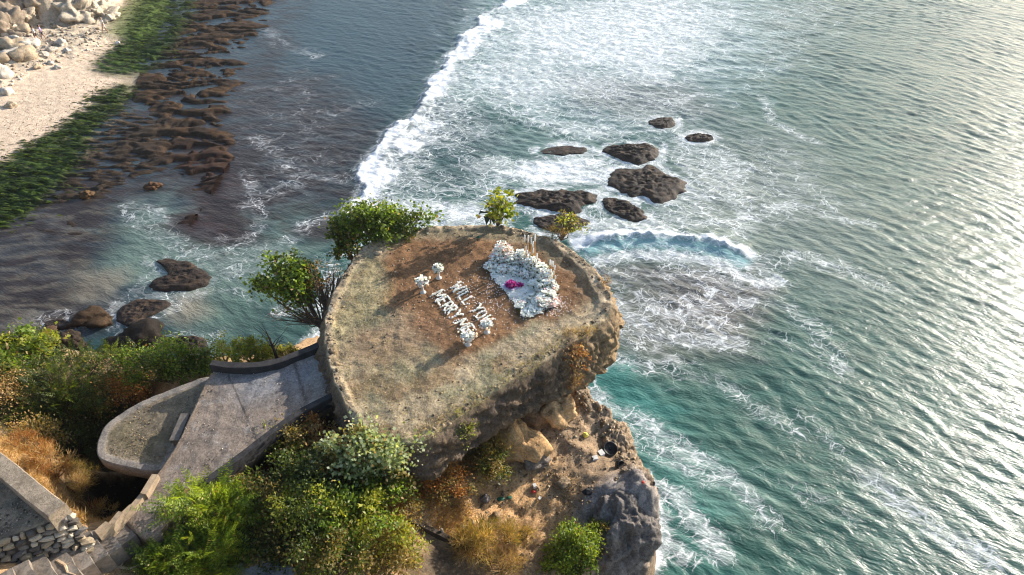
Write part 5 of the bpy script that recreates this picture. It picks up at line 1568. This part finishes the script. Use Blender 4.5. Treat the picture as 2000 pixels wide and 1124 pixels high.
for (a_, b_, sz, rz_, lab) in [(1174, 888, (.17, .20, .10), .5, 'white foam box right beside the black basin'), (1162, 896, (.18, .14, .05), .2, 'flat white foam tray left of the foam box'), (1044, 951, (.10, .12, .08), .3, 'small white carton in the middle of the ledge'), (1054, 974, (.10, .07, .03), 1.0, 'crumpled white wrapper below the small carton')]:
    q = on_hill(a_, b_)
    m = MB(); m.box((0, 0, sz[2] / 2), sz, rz_, .012)
    m.box((0, 0, sz[2] + .012), (sz[0] * 1.06, sz[1] * 1.06, .02), rz_ + .03, .006)
    o = m.build('foam_box', WHITEP); o.location = q; tag(o, lab, 'litter')
def crumple(name, q, size, mat, seed, lab):
    b = bmesh.new(); bmesh.ops.create_icosphere(b, subdivisions=2, radius=1)
    for v in b.verts:
        k = 1 + .5 * mnoise.noise(v.co * 2.1 + Vector((seed, 0, 0)))
        v.co = Vector((v.co.x * size[0], v.co.y * size[1], max(v.co.z, -.3) * size[2])) * k
    me = bpy.data.meshes.new(name); b.to_mesh(me); b.free(); me.materials.append(mat)
    o = link(bpy.data.objects.new(name, me)); o.location = q + Vector((0, 0, size[2] * .3))
    return tag(o, lab, 'litter')
crumple('plastic_bag', on_hill(1143, 852), (.10, .09, .12), YELL, 3, 'yellow plastic bag on the upper seaward ledge')
crumple('plastic_bag', on_hill(1042, 961), (.09, .06, .05), REDP, 5, 'red plastic scrap beside the small white carton')
crumple('plastic_bag', on_hill(1150, 962), (.22, .13, .09), BLACKP, 7, 'black plastic bag against the jagged knob')
crumple('plastic_bag', on_hill(978, 976), (.13, .08, .06), GRNP, 9, 'dark green plastic scrap on the orange soil')
crumple('plastic_bag', on_hill(994, 973), (.09, .06, .05), GRNP, 11, 'smaller green plastic scrap beside the first')
crumple('plastic_bag', on_hill(1256, 943), (.05, .05, .05), REDP, 13, 'tiny red scrap near the seaward edge')
crumple('plastic_bag', Vector((*P(934, 465, PLAT_Z)[:2], PLAT_Z)), (.07, .06, .07), GRNP, 15, 'little green object near the far rim of the crag top')
e = P(737, 493, PLAT_Z)
boulder('rim_stone', (e.x, e.y, top_z(e.x, e.y) + .03), (.15, .12, .10), DRYROCK, 91, 'pale round stone just inside the far left rim', 'stone', None, .3, .3, 3, (.34, .27, .19))

# ------------------------------------------------------------------ the flower lettering
WHITE_F = mat_leaf('white petal', .12, .7)
def petal_cloud(C, r, size, tints, up=.4):
    """several petals per blossom centre, all round"""
    n = len(C)
    per = 5
    a0 = r.random(n) * 6.28
    Cs, Ds, Ns = [], [], []
    for k in range(per):
        a = a0 + k * 2 * math.pi / per + r.normal(0, .25, n)
        D = np.column_stack([np.cos(a), np.sin(a), up + r.normal(0, .3, n)])
        Cs.append(C + r.normal(0, size * .12, C.shape)); Ds.append(D)
        Ns.append(np.column_stack([-np.cos(a) * .5, -np.sin(a) * .5, np.ones(n)]) + r.normal(0, .25, (n, 3)))
    C2, D2, N2 = np.vstack(Cs), np.vstack(Ds), np.vstack(Ns)
    ln = size * (.7 + .6 * r.random(len(C2)))
    V, F = leaf_quads(C2, D2, N2, ln, ln * .95)
    return V, F, np.repeat(np.tile(tints, (per, 1)), 4, 0)
def white(r, n, pink=.1):
    w = np.array([(.88, .88, .88), (.90, .91, .92), (.82, .86, .90), (.86, .83, .80)])[r.choice(4, n, p=[.4, .35, .15, .1])]
    return np.where((r.random(n) < pink)[:, None], np.array((.80, .50, .48)), w)
GLY = {'W': [[(0, 1), (.25, 0), (.5, .8), (.75, 0), (1, 1)]], 'I': [[(.5, 0), (.5, 1)]], 'L': [[(.15, 1), (.15, 0), (.85, 0)]],
       'Y': [[(0, 1), (.5, .5), (1, 1)], [(.5, .5), (.5, 0)]], 'O': [[(.5 + .48 * math.cos(t * math.pi / 6), .5 + .5 * math.sin(t * math.pi / 6)) for t in range(13)]],
       'U': [[(.05, 1), (.08, .3), (.3, 0), (.7, 0), (.92, .3), (.95, 1)]], 'M': [[(0, 0), (.08, 1), (.5, .3), (.92, 1), (1, 0)]],
       'E': [[(.9, 1), (.1, 1), (.1, 0), (.9, 0)], [(.1, .52), (.75, .52)]], 'R': [[(.1, 0), (.1, 1), (.7, 1), (.9, .8), (.7, .52), (.1, .52)], [(.45, .52), (.95, 0)]]}
LT = [('W', 590, 366, 'letter W that begins the right hand line'), ('I', 642, 420, 'letter I after the W of the right hand line'), ('L', 668, 462, 'first letter L in the right hand line'), ('L', 712, 525, 'second letter L, last before the gap'),
      ('Y', 832, 634, 'letter Y after the gap in the right hand line'), ('O', 876, 706, 'letter O in the right hand line'), ('U', 945, 775, 'letter U that ends the right hand line'),
      ('M', 358, 462, 'letter M that begins the left hand line'), ('E', 418, 528, 'letter E after the first M of the left line'), ('R', 462, 590, 'first letter R in the left hand line'), ('R', 510, 645, 'second letter R in the left hand line'),
      ('Y', 575, 706, 'letter Y after the two letters R'), ('M', 645, 826, 'letter M after the gap in the left line'), ('E', 716, 893, 'letter E that ends the left hand line')]
LZ = PLAT_Z + .02
tdir = (P(943, 622, LZ) - P(893, 556, LZ)).normalized()
udir = (P(912, 548, LZ) - P(890, 560, LZ)).normalized()
rr = np.random.default_rng(31)
for ch, cx, cy, lab in LT:
    c0 = P(800 + cx / 6.244, 500 + cy / 6.244, LZ)
    zz = top_z(c0.x, c0.y)
    wdt = {'I': .2, 'W': .33, 'M': .33}.get(ch, .225)
    hgt = .42
    pts = []
    for st in GLY[ch]:
        for (u0, v0), (u1, v1) in zip(st[:-1], st[1:]):
            L_ = math.hypot((u1 - u0) * wdt, (v1 - v0) * hgt)
            for t in np.linspace(0, 1, max(2, int(L_ / .022))):
                u, v = u0 + (u1 - u0) * t, v0 + (v1 - v0) * t
                q = tdir * ((u - .5) * wdt) + udir * ((v - .5) * hgt)
                pts.append((q.x, q.y, .05))
    C = np.repeat(np.array(pts), 3, 0)
    C = C + np.column_stack([rr.normal(0, .007, len(C)), rr.normal(0, .007, len(C)), np.abs(rr.normal(0, .02, len(C))) - .03])
    V, F, T = petal_cloud(C, rr, .031, white(rr, len(C), .02))
    o = mesh_np('flower_letter', V, F, WHITE_F, attrs={'tint': T})
    o.location = (c0.x, c0.y, zz)
    tag(o, 'white petal ' + lab, 'letter', 'white flower letters on the ground')
# small round candles dotted round the letters
cm = lathe([(.001, 0), (.022, .002), (.026, .025), (.022, .045), (.012, .052), (.001, .053)], 10)
cand0 = None
CW = mat_plain('white wax', (.82, .79, .74), .5, .05, 20, .05, .005)
dots = [(648, 310), (688, 357), (742, 425), (788, 488), (497, 374), (535, 428), (582, 488), (632, 543), (686, 606), (853, 568), (920, 642), (980, 708), (1042, 760), (738, 670), (783, 722), (832, 770),
        (424, 407), (470, 482), (530, 555), (580, 620), (600, 655), (648, 706), (250, 473), (313, 540), (373, 610), (432, 680), (480, 740), (530, 800), (595, 763), (702, 778), (752, 835), (806, 893), (585, 884), (630, 935), (688, 1062), (725, 566), (292, 440), (700, 560), (568, 775)]
seen_l = {}
for (cx, cy) in dots:
    ch, lx, ly, llab = min(LT, key=lambda l: (l[1] - cx) ** 2 + (l[2] - cy) ** 2)
    dr = ['right of', 'below right of', 'below', 'below left of', 'left of', 'above left of', 'above', 'above right of'][int(round(math.atan2(cy - ly, cx - lx) / (math.pi / 4))) % 8]
    clab = 'small white candle ' + dr + ' the ' + llab.split(' that ')[0].split(', last')[0].replace(' of the right hand line', '').replace(' of the left line', '').replace(' in the right hand line', ' at right').replace(' in the left hand line', ' at left').replace(' in the left line', ' at left')
    if ch == 'E' and 'after' not in llab: clab = clab.replace('letter E', 'last letter E')
    if ch == 'M' and 'begins' in llab: clab = clab.replace('letter M', 'first letter M')
    seen_l[clab] = seen_l.get(clab, 0) + 1
    if seen_l[clab] > 1: clab += ', the ' + ('farther' if seen_l[clab] == 2 else 'third') + ' one'
    c0 = P(800 + cx / 6.244, 500 + cy / 6.244, LZ)
    if cand0 is None:
        o = cand0 = cm.build('round_candle', CW, smooth=True)
    else:
        o = cand0.copy(); COL.objects.link(o)
    o.location = (c0.x, c0.y, top_z(c0.x, c0.y) - .004)
    tag(o, clab, 'candle', 'small candles around the letters')

# ------------------------------------------------------------------ flower stands
GOLD = mat_plain('pale gold painted metal', (.48, .33, .15), .4, .15, 20, .1, .005, .5)
STANDM = mat_plain('whitewashed pedestal', (.55, .50, .44), .7, .15, 12, .2, .01)
SPRIG = mat_leaf('dark sprig', .3, .6)
def blossom_ball(parent, c, rad, n, seed, size=.05, pink=.1, nm='blossoms'):
    r = np.random.default_rng(seed)
    d = r.normal(size=(n, 3)); d /= np.linalg.norm(d, axis=1)[:, None]
    C = np.array(c) + d * np.array(rad) * (.55 + .5 * r.random(n))[:, None]
    V, F, T = petal_cloud(C, r, size, white(r, n, pink), .5)
    tag(mesh_np(nm, V, F, WHITE_F, parent, attrs={'tint': T}), kind='stuff')
    n2 = n // 3
    C = np.array(c) + r.normal(size=(n2, 3)) * np.array(rad) * .5
    V, F = leaf_quads(C, r.normal(size=(n2, 3)), r.normal(size=(n2, 3)), np.full(n2, size * 1.8), np.full(n2, size * .8))
    tag(mesh_np('sprigs', V, F, SPRIG, parent, attrs={'tint': np.tile((.03, .05, .015), (len(V), 1))}), kind='stuff')
for k_, (a_, b_, h_, rad_, dome, lab) in enumerate([
        (857, 542, .34, (.17, .17, .15), True, 'white dome of flowers on a short stand, farthest from the letters'),
        (826, 568, .36, (.20, .20, .18), False, 'loose white flower ball with pink tips on a stand left of the letters'),
        (951, 648, .26, (.17, .16, .15), False, 'white flower stand touching the letter U'),
        (914, 671, .26, (.21, .19, .17), False, 'fullest white flower stand touching the last letter E')]):
    q = P(a_, b_, PLAT_Z)
    st = empty('flower_stand', (q.x, q.y, top_z(q.x, q.y) - .01))
    tag(st, lab, 'flower stand', 'flower stands around the letters')
    lathe([(.10, 0), (.11, .02), (.045, .06), (.035, h_ * .6), (.06, h_ * .9), (.08, h_)], 12).build('pedestal', STANDM, st, True)
    blossom_ball(st, (0, 0, h_ + rad_[2] * .75), rad_, 230 if dome else 190, 900 + k_, .055, .02 if dome else .12)
    if not dome:
        r = np.random.default_rng(950 + k_)
        for j in range(9):
            a = r.random() * 6.28
            tip = Vector((math.cos(a) * rad_[0] * 1.35, math.sin(a) * rad_[0] * 1.35, h_ + rad_[2] * (.5 + 1.3 * r.random())))
            m = MB(); m.tube([(0, 0, h_), tip * .6 + Vector((0, 0, h_ * .35)), tip], [.006, .005, .004], 4, (.05, .07, .02))
            m.tube([tip - Vector((0, 0, .03)), tip, tip + Vector((0, 0, .035))], [.02, .038, .012], 6, (.82, .72, .68))
            m.build('bloom', SPRIG, st)

# ------------------------------------------------------------------ the flower altar: petal carpet, flower bank, bouquet, candle sticks
AZ = PLAT_Z
carpet_px = [(953, 512), (975, 520), (1010, 520), (1045, 530), (1062, 560), (1068, 590), (1050, 602), (1030, 612), (1016, 600), (1000, 580), (980, 556), (962, 534)]
cp = PP(carpet_px, AZ)
r = np.random.default_rng(41)
lo, hi = cp.min(0), cp.max(0)
q = lo + r.random((60000, 2)) * (hi - lo)
s_ = sdist(q[:, 0], q[:, 1], cp)
q = q[s_ + r.normal(0, .05, len(q)) > 0][:15000]
C = np.column_stack([q, [top_z(x, y) + .02 for x, y in q]]) + np.column_stack([np.zeros((len(q), 2)), np.abs(r.normal(0, .02, len(q)))])
D = np.column_stack([r.normal(size=(len(q), 2)), r.normal(0, .18, len(q))])
N = np.column_stack([r.normal(0, .3, (len(q), 2)), np.ones(len(q))])
V, F = leaf_quads(C, D, N, np.full(len(q), .055), np.full(len(q), .045))
tag(mesh_np('petal_carpet', V, F, WHITE_F, attrs={'tint': np.repeat(white(r, len(q), .01), 4, 0)}), 'carpet of white petals laid in the middle of the flower altar', 'petals', kind='stuff')
# loose petals and dark flecks strewn round it
q = np.vstack([np.array(P(1070, 592, AZ)[:2]) + r.normal(0, (.30, .28), (500, 2)), np.array(P(985, 570, AZ)[:2]) + r.normal(0, (.8, .8), (420, 2)), np.array(P(920, 600, AZ)[:2]) + r.normal(0, (1.0, .9), (150, 2))])
q = q[sdist(q[:, 0], q[:, 1], plat_o) > .4]
C = np.column_stack([q, [top_z(x, y) + .012 for x, y in q]])
V, F = leaf_quads(C, np.column_stack([r.normal(size=(len(q), 2)), np.zeros(len(q))]), np.tile((0, 0, 1.0), (len(q), 1)) + r.normal(0, .25, (len(q), 3)), np.full(len(q), .035), np.full(len(q), .03))
tag(mesh_np('loose_petals', V, F, WHITE_F, attrs={'tint': np.repeat(white(r, len(q), .15), 4, 0)}), 'loose petals strewn over the soil around the altar', 'petals', kind='stuff')
bank = [  # px, py of the foot, height, radius, blossoms, pink, label
    (960, 520, .14, .20, 150, .08, 'low white flower clump at the left tip of the altar'),
    (972, 508, .28, .22, 190, .15, 'white flower clump second from the altar left tip'),
    (982, 499, .50, .26, 240, .22, 'tallest blush tinged flower clump at the altar back left'),
    (1000, 512, .34, .24, 220, .08, 'white flower clump in front of the tall back left one'),
    (1017, 508, .36, .22, 200, .06, 'white flower clump in the middle of the altar back'),
    (1030, 518, .30, .22, 200, .10, 'white flower clump before the first candle sticks'),
    (1040, 526, .42, .24, 230, .03, 'white flower clump under the tall candle sticks'),
    (1054, 536, .40, .23, 220, .03, 'white flower clump at the altar back right corner'),
    (1064, 548, .44, .23, 230, .04, 'high white flower clump on the right end of the back row'),
    (1062, 566, .32, .24, 220, .02, 'white flower clump midway along the altar right side'),
    (1068, 580, .30, .23, 200, .05, 'white flower clump below the small candle sticks'),
    (1078, 566, .36, .17, 130, .10, 'slim flower clump right of the altar, under the right candles'),
    (1058, 594, .26, .24, 210, .08, 'rounded white flower clump at the near right of the altar'),
    (1076, 592, .20, .22, 110, .35, 'loose pinkish flower clump at the altar right edge'),
    (1046, 604, .14, .20, 150, .06, 'low white flower clump near the altar front tip'),
    (1030, 612, .10, .17, 120, .02, 'low white flower clump at the altar front tip'),
    (986, 526, .16, .22, 170, .04, 'low white flower clump on the back left of the petal carpet'),
    (1008, 530, .14, .22, 170, .06, 'low white flower clump on the back middle of the petal carpet'),
    (1032, 538, .16, .22, 180, .05, 'low white flower clump on the back right of the petal carpet'),
    (1046, 558, .18, .20, 170, .02, 'low white flower clump on the right side of the petal carpet'),
    (1046, 584, .14, .20, 160, .02, 'low white flower clump on the near right of the petal carpet'),
    (1018, 596, .07, .18, 120, .02, 'flat white flower clump near the front of the petal carpet')]
for k_, (a_, b_, h_, rad_, n_, pk, lab) in enumerate(bank):
    q = P(a_, b_, AZ)
    fc = empty('flower_clump', (q.x, q.y, top_z(q.x, q.y)))
    tag(fc, lab, 'flowers', 'flower clumps of the altar')
    blossom_ball(fc, (0, 0, h_ * .55), (rad_ * 1.3, rad_ * 1.15, h_ * .68), int(n_ * 1.3), 1000 + k_, .06, pk)
    m = MB()
    for j in range(6):
        a = j * 1.05
        m.tube([(math.cos(a) * .03, math.sin(a) * .03, -.01), (math.cos(a) * rad_ * .6, math.sin(a) * rad_ * .6, h_ * .7)], [.006, .004], 4)
    m.build('stems', BARK, fc)
# bouquet
q = P(1000, 560, AZ)
bq = empty('bouquet', (q.x, q.y, top_z(q.x, q.y) + .03))
tag(bq, 'magenta and white bouquet lying on the petal carpet', 'bouquet')
r = np.random.default_rng(77)
n_ = 150
d = r.normal(size=(n_, 3)); d[:, 2] = np.abs(d[:, 2]); d /= np.linalg.norm(d, axis=1)[:, None]
C = d * np.array((.20, .17, .20)) * (.6 + .4 * r.random(n_))[:, None] + np.array((-.02, 0, .04))
tm = np.array([(.42, .02, .20), (.55, .05, .30), (.60, .30, .45)])[r.choice(3, n_, p=[.5, .35, .15])]
V, F, T = petal_cloud(C, r, .055, tm, .5)
mesh_np('blossoms', V, F, WHITE_F, bq, attrs={'tint': T})
a = np.linspace(0, 2 * math.pi, 15)[:-1]
m = MB()
ring = [(math.cos(t) * (.27 + .04 * (k % 2)) - .02, math.sin(t) * (.23 + .04 * (k % 2)), .06 + .04 * (k % 2)) for k, t in enumerate(a)]
m.add([(.0, 0, 0)] + ring, [(0, 1 + k, 1 + (k + 1) % 14) for k in range(14)])
pw = m.build('paper_wrap', mat_plain('lilac paper wrap', (.55, .45, .66), .7, .15, 8, .2, .01), bq)
C = np.column_stack([r.normal(.27, .05, 40), r.normal(.02, .06, 40), np.abs(r.normal(.06, .03, 40))])
V, F, T = petal_cloud(C, r, .05, np.tile((.45, .03, .24), (40, 1)), .5)
mesh_np('ribbon', V, F, WHITE_F, pw, attrs={'tint': T})
# white candles on gold sticks
STICK = mat_plain('gold brown candle stick', (.52, .29, .10), .45, .2, 20, .1, .005, .5)
cs0 = None
cs = [(1024, 506, 1.0), (1027, 512, .7), (1031, 507, 1.0), (1029, 516, .6), (1037, 508, .95), (1040, 513, .9), (1044, 506, 1.05), (1041, 520, .75), (1034, 522, .65), (1048, 523, .6), (1038, 530, .6), (1046, 532, .55),
      (1073, 541, .75), (1076, 543, .75), (1079, 546, .8), (1082, 549, .7), (1075, 550, .55), (1080, 556, .6), (966, 504, .45), (1084, 560, .5)]
for k_, (a_, b_, h_) in enumerate(cs):
    q = P(a_, b_, AZ)
    loc = (q.x, q.y, top_z(q.x, q.y) - .01)
    h_ *= 1.12
    o = empty('candle_stick', loc)
    m = lathe([(.035, 0), (.04, .012), (.020, .02), (.018, h_ * .70), (.026, h_ * .71), (.028, h_ * .73)], 8); m.build('stick', STICK, o, True)
    m = lathe([(.024, h_ * .72), (.024, h_ * .97), (.017, h_ * .985), (.003, h_ * .99)], 8); cdl = m.build('candle', CW, o, True)
    m = MB(); m.tube([(0, 0, h_ * .985), (.002, 0, h_ * .985 + .02)], [.003, .002], 5); m.build('wick', BLACKP, cdl)
    ordn = ['leftmost', 'second', 'third', 'fourth', 'fifth', 'sixth', 'seventh', 'eighth', 'ninth', 'tenth', 'eleventh', 'rightmost']
    bk = sorted(range(12), key=lambda j: cs[j][0]); rg = sorted([12, 13, 14, 15, 16, 17, 19], key=lambda j: cs[j][0])
    if k_ == 18: lab = 'short candle stick standing alone at the altar left end'
    elif k_ >= 12: lab = ('rightmost' if rg.index(k_) == 6 else ordn[rg.index(k_)]) + ' gold candle stick of the right hand group, counted from the left'
    else: lab = ordn[bk.index(k_)] + ' gold candle stick of the back group, counted from the left'
    tag(o, lab, 'candle stick', 'gold candle sticks behind the flowers')

# ------------------------------------------------------------------ the people on the beach
SKIN = mat_plain('skin', (.34, .19, .12), .55, .08, 10, .1, .005)
def skinned(name, pts, edges, radii, mat, parent=None, sub=2, root=0):
    me = bpy.data.meshes.new(name)
    me.from_pydata(pts, edges, [])
    me.materials.append(mat)
    o = link(bpy.data.objects.new(name, me), parent)
    sk = o.modifiers.new('skin', 'SKIN')
    for v, r_ in zip(me.skin_vertices[0].data, radii): v.radius = (r_, r_) if not hasattr(r_, '__len__') else r_
    for i, v in enumerate(me.skin_vertices[0].data): v.use_root = (i == root)
    sk.use_smooth_shade = True
    ss = o.modifiers.new('sub', 'SUBSURF'); ss.levels = ss.render_levels = sub
    return o
def person(px, py, hgt, face, shirt, short, hair, label, stride=.22, long_=False, z0=None):
    q = P(px, py, 1.0)
    z0 = shore_z(q.x, q.y)
    q = P(px, py, z0)
    root = empty('person', (q.x, q.y, shore_z(q.x, q.y)), face)
    tag(root, label, 'person')
    s = hgt / 1.75
    J = {'pel': (0, 0, .95), 'wai': (0, .01, 1.08), 'che': (0, 0, 1.30), 'nek': (0, .01, 1.48), 'hea': (0, .03, 1.60), 'top': (0, .02, 1.72)}
    B = [(0, 0, .95), (0, .01, 1.10), (0, 0, 1.32), (0, .01, 1.47), (0, .03, 1.56), (0, .035, 1.64), (0, .02, 1.72)]
    E = [(0, 1), (1, 2), (2, 3), (3, 4), (4, 5), (5, 6)]
    Rr = [(.15, .11), (.13, .095), (.16, .105), .052, .07, .09, .06]
    for sd in (-1, 1):
        f = stride * sd
        i = len(B)
        B += [(sd * .10, 0, .90), (sd * .11, f * .55 + .04, .50), (sd * .11, f, .09), (sd * .11, f + .07, .03), (sd * .115, f + .16, .025)]
        Rr += [.085, .058, .038, .04, .03]
        E += [(0, i), (i, i + 1), (i + 1, i + 2), (i + 2, i + 3), (i + 3, i + 4)]
        i = len(B)
        B += [(sd * .19, 0, 1.41), (sd * .24, -f * .25, 1.14), (sd * .24, -f * .7 + .06, .90), (sd * .235, -f * .75 + .09, .82)]
        Rr += [.058, .043, .033, .03]
        E += [(2, i), (i, i + 1), (i + 1, i + 2), (i + 2, i + 3)]
        h = len(B) - 1
        for k, (dx, ln_) in enumerate([(-.022, .055), (-.008, .068), (.006, .062), (.02, .05)]):
            b0 = B[h]
            B += [(b0[0] + dx * .5, b0[1] + .01 + dx, b0[2] - ln_)]
            Rr += [.009]
            E += [(h, len(B) - 1)]
        B += [(B[h][0] - sd * .02, B[h][1] + .035, B[h][2] - .03)]; Rr += [.010]; E += [(h, len(B) - 1)]
    sc = [tuple(c * s for c in b) for b in B]
    rs = [tuple(c * s for c in x) if hasattr(x, '__len__') else x * s for x in Rr]
    skinned('body', sc, E, rs, SKIN, root)
    # nose and ears sit in the head; hair cap over it
    m = MB()
    for (x, y, z, w) in [(0, .125, 1.62, .016), (-.085, .03, 1.62, .018), (.085, .03, 1.62, .018)]:
        m.tube([(x * s, (y - .02) * s, (z + .02) * s), (x * s, y * s, z * s), (x * s, (y - .02) * s, (z - .025) * s)], [w * .5 * s, w * s, w * .5 * s], 6)
    m.build('face_features', SKIN, root, True)
    m = MB()
    m.tube([(0, -.06 * s, 1.56 * s), (0, -.03 * s, 1.66 * s), (0, -.005 * s, 1.72 * s), (0, .0, 1.765 * s)], [.06 * s, .098 * s, .092 * s, .03 * s], 12); m.build('hair', mat_plain('hair', hair, .6, .2, 30, .2, .005), root, True)
    SM = mat_plain('shirt cloth', shirt, .85, .12, 12, .2, .01)
    skinned('shirt', [(0, 0, .90 * s if not long_ else .45 * s), (0, .01 * s, 1.10 * s), (0, 0, 1.32 * s), (0, .01 * s, 1.45 * s), (-.19 * s, 0, 1.41 * s), (-.235 * s, .03 * s, 1.2 * s), (.19 * s, 0, 1.41 * s), (.235 * s, -.03 * s, 1.2 * s)],
            [(0, 1), (1, 2), (2, 3), (2, 4), (4, 5), (2, 6), (6, 7)], [(.175 * s, .135 * s), (.155 * s, .12 * s), (.185 * s, .13 * s), .075 * s, .075 * s, .065 * s, .075 * s, .065 * s], SM, root)
    if short is not None:
        B2, E2, R2 = [(0, 0, .98 * s)], [], [(.165 * s, .13 * s)]
        for sd in (-1, 1):
            i = len(B2)
            B2 += [(sd * .10 * s, 0, .88 * s), (sd * .11 * s, stride * sd * .4 * s, .60 * s)]
            R2 += [.105 * s, .09 * s]
            E2 += [(0, i), (i, i + 1)]
        skinned('shorts', B2, E2, R2, mat_plain('shorts cloth', short, .85, .12, 12, .2, .01), root)
    return root
person(73, 80, 1.72, R(-40), (.72, .70, .68), (.02, .02, .025), (.02, .015, .012), 'person in white top and black shorts walking on the beach')
person(85, 75, 1.68, R(-60), (.42, .34, .62), (.03, .04, .10), (.02, .015, .012), 'person in lilac top and navy shorts walking on the beach')
person(208, 68, 1.85, R(150), (.74, .66, .58), (.70, .62, .54), (.30, .20, .12), 'person in pale clothes standing on the sand by the green weed')
# pale thing on the sand by that person
crumple('beach_bag', Vector((*P(226, 75, .9)[:2], shore_z(*P(226, 75, .9)[:2]))), (.32, .2, .2), WHITEP, 19, 'small white bag on the sand near the pale clothed person')
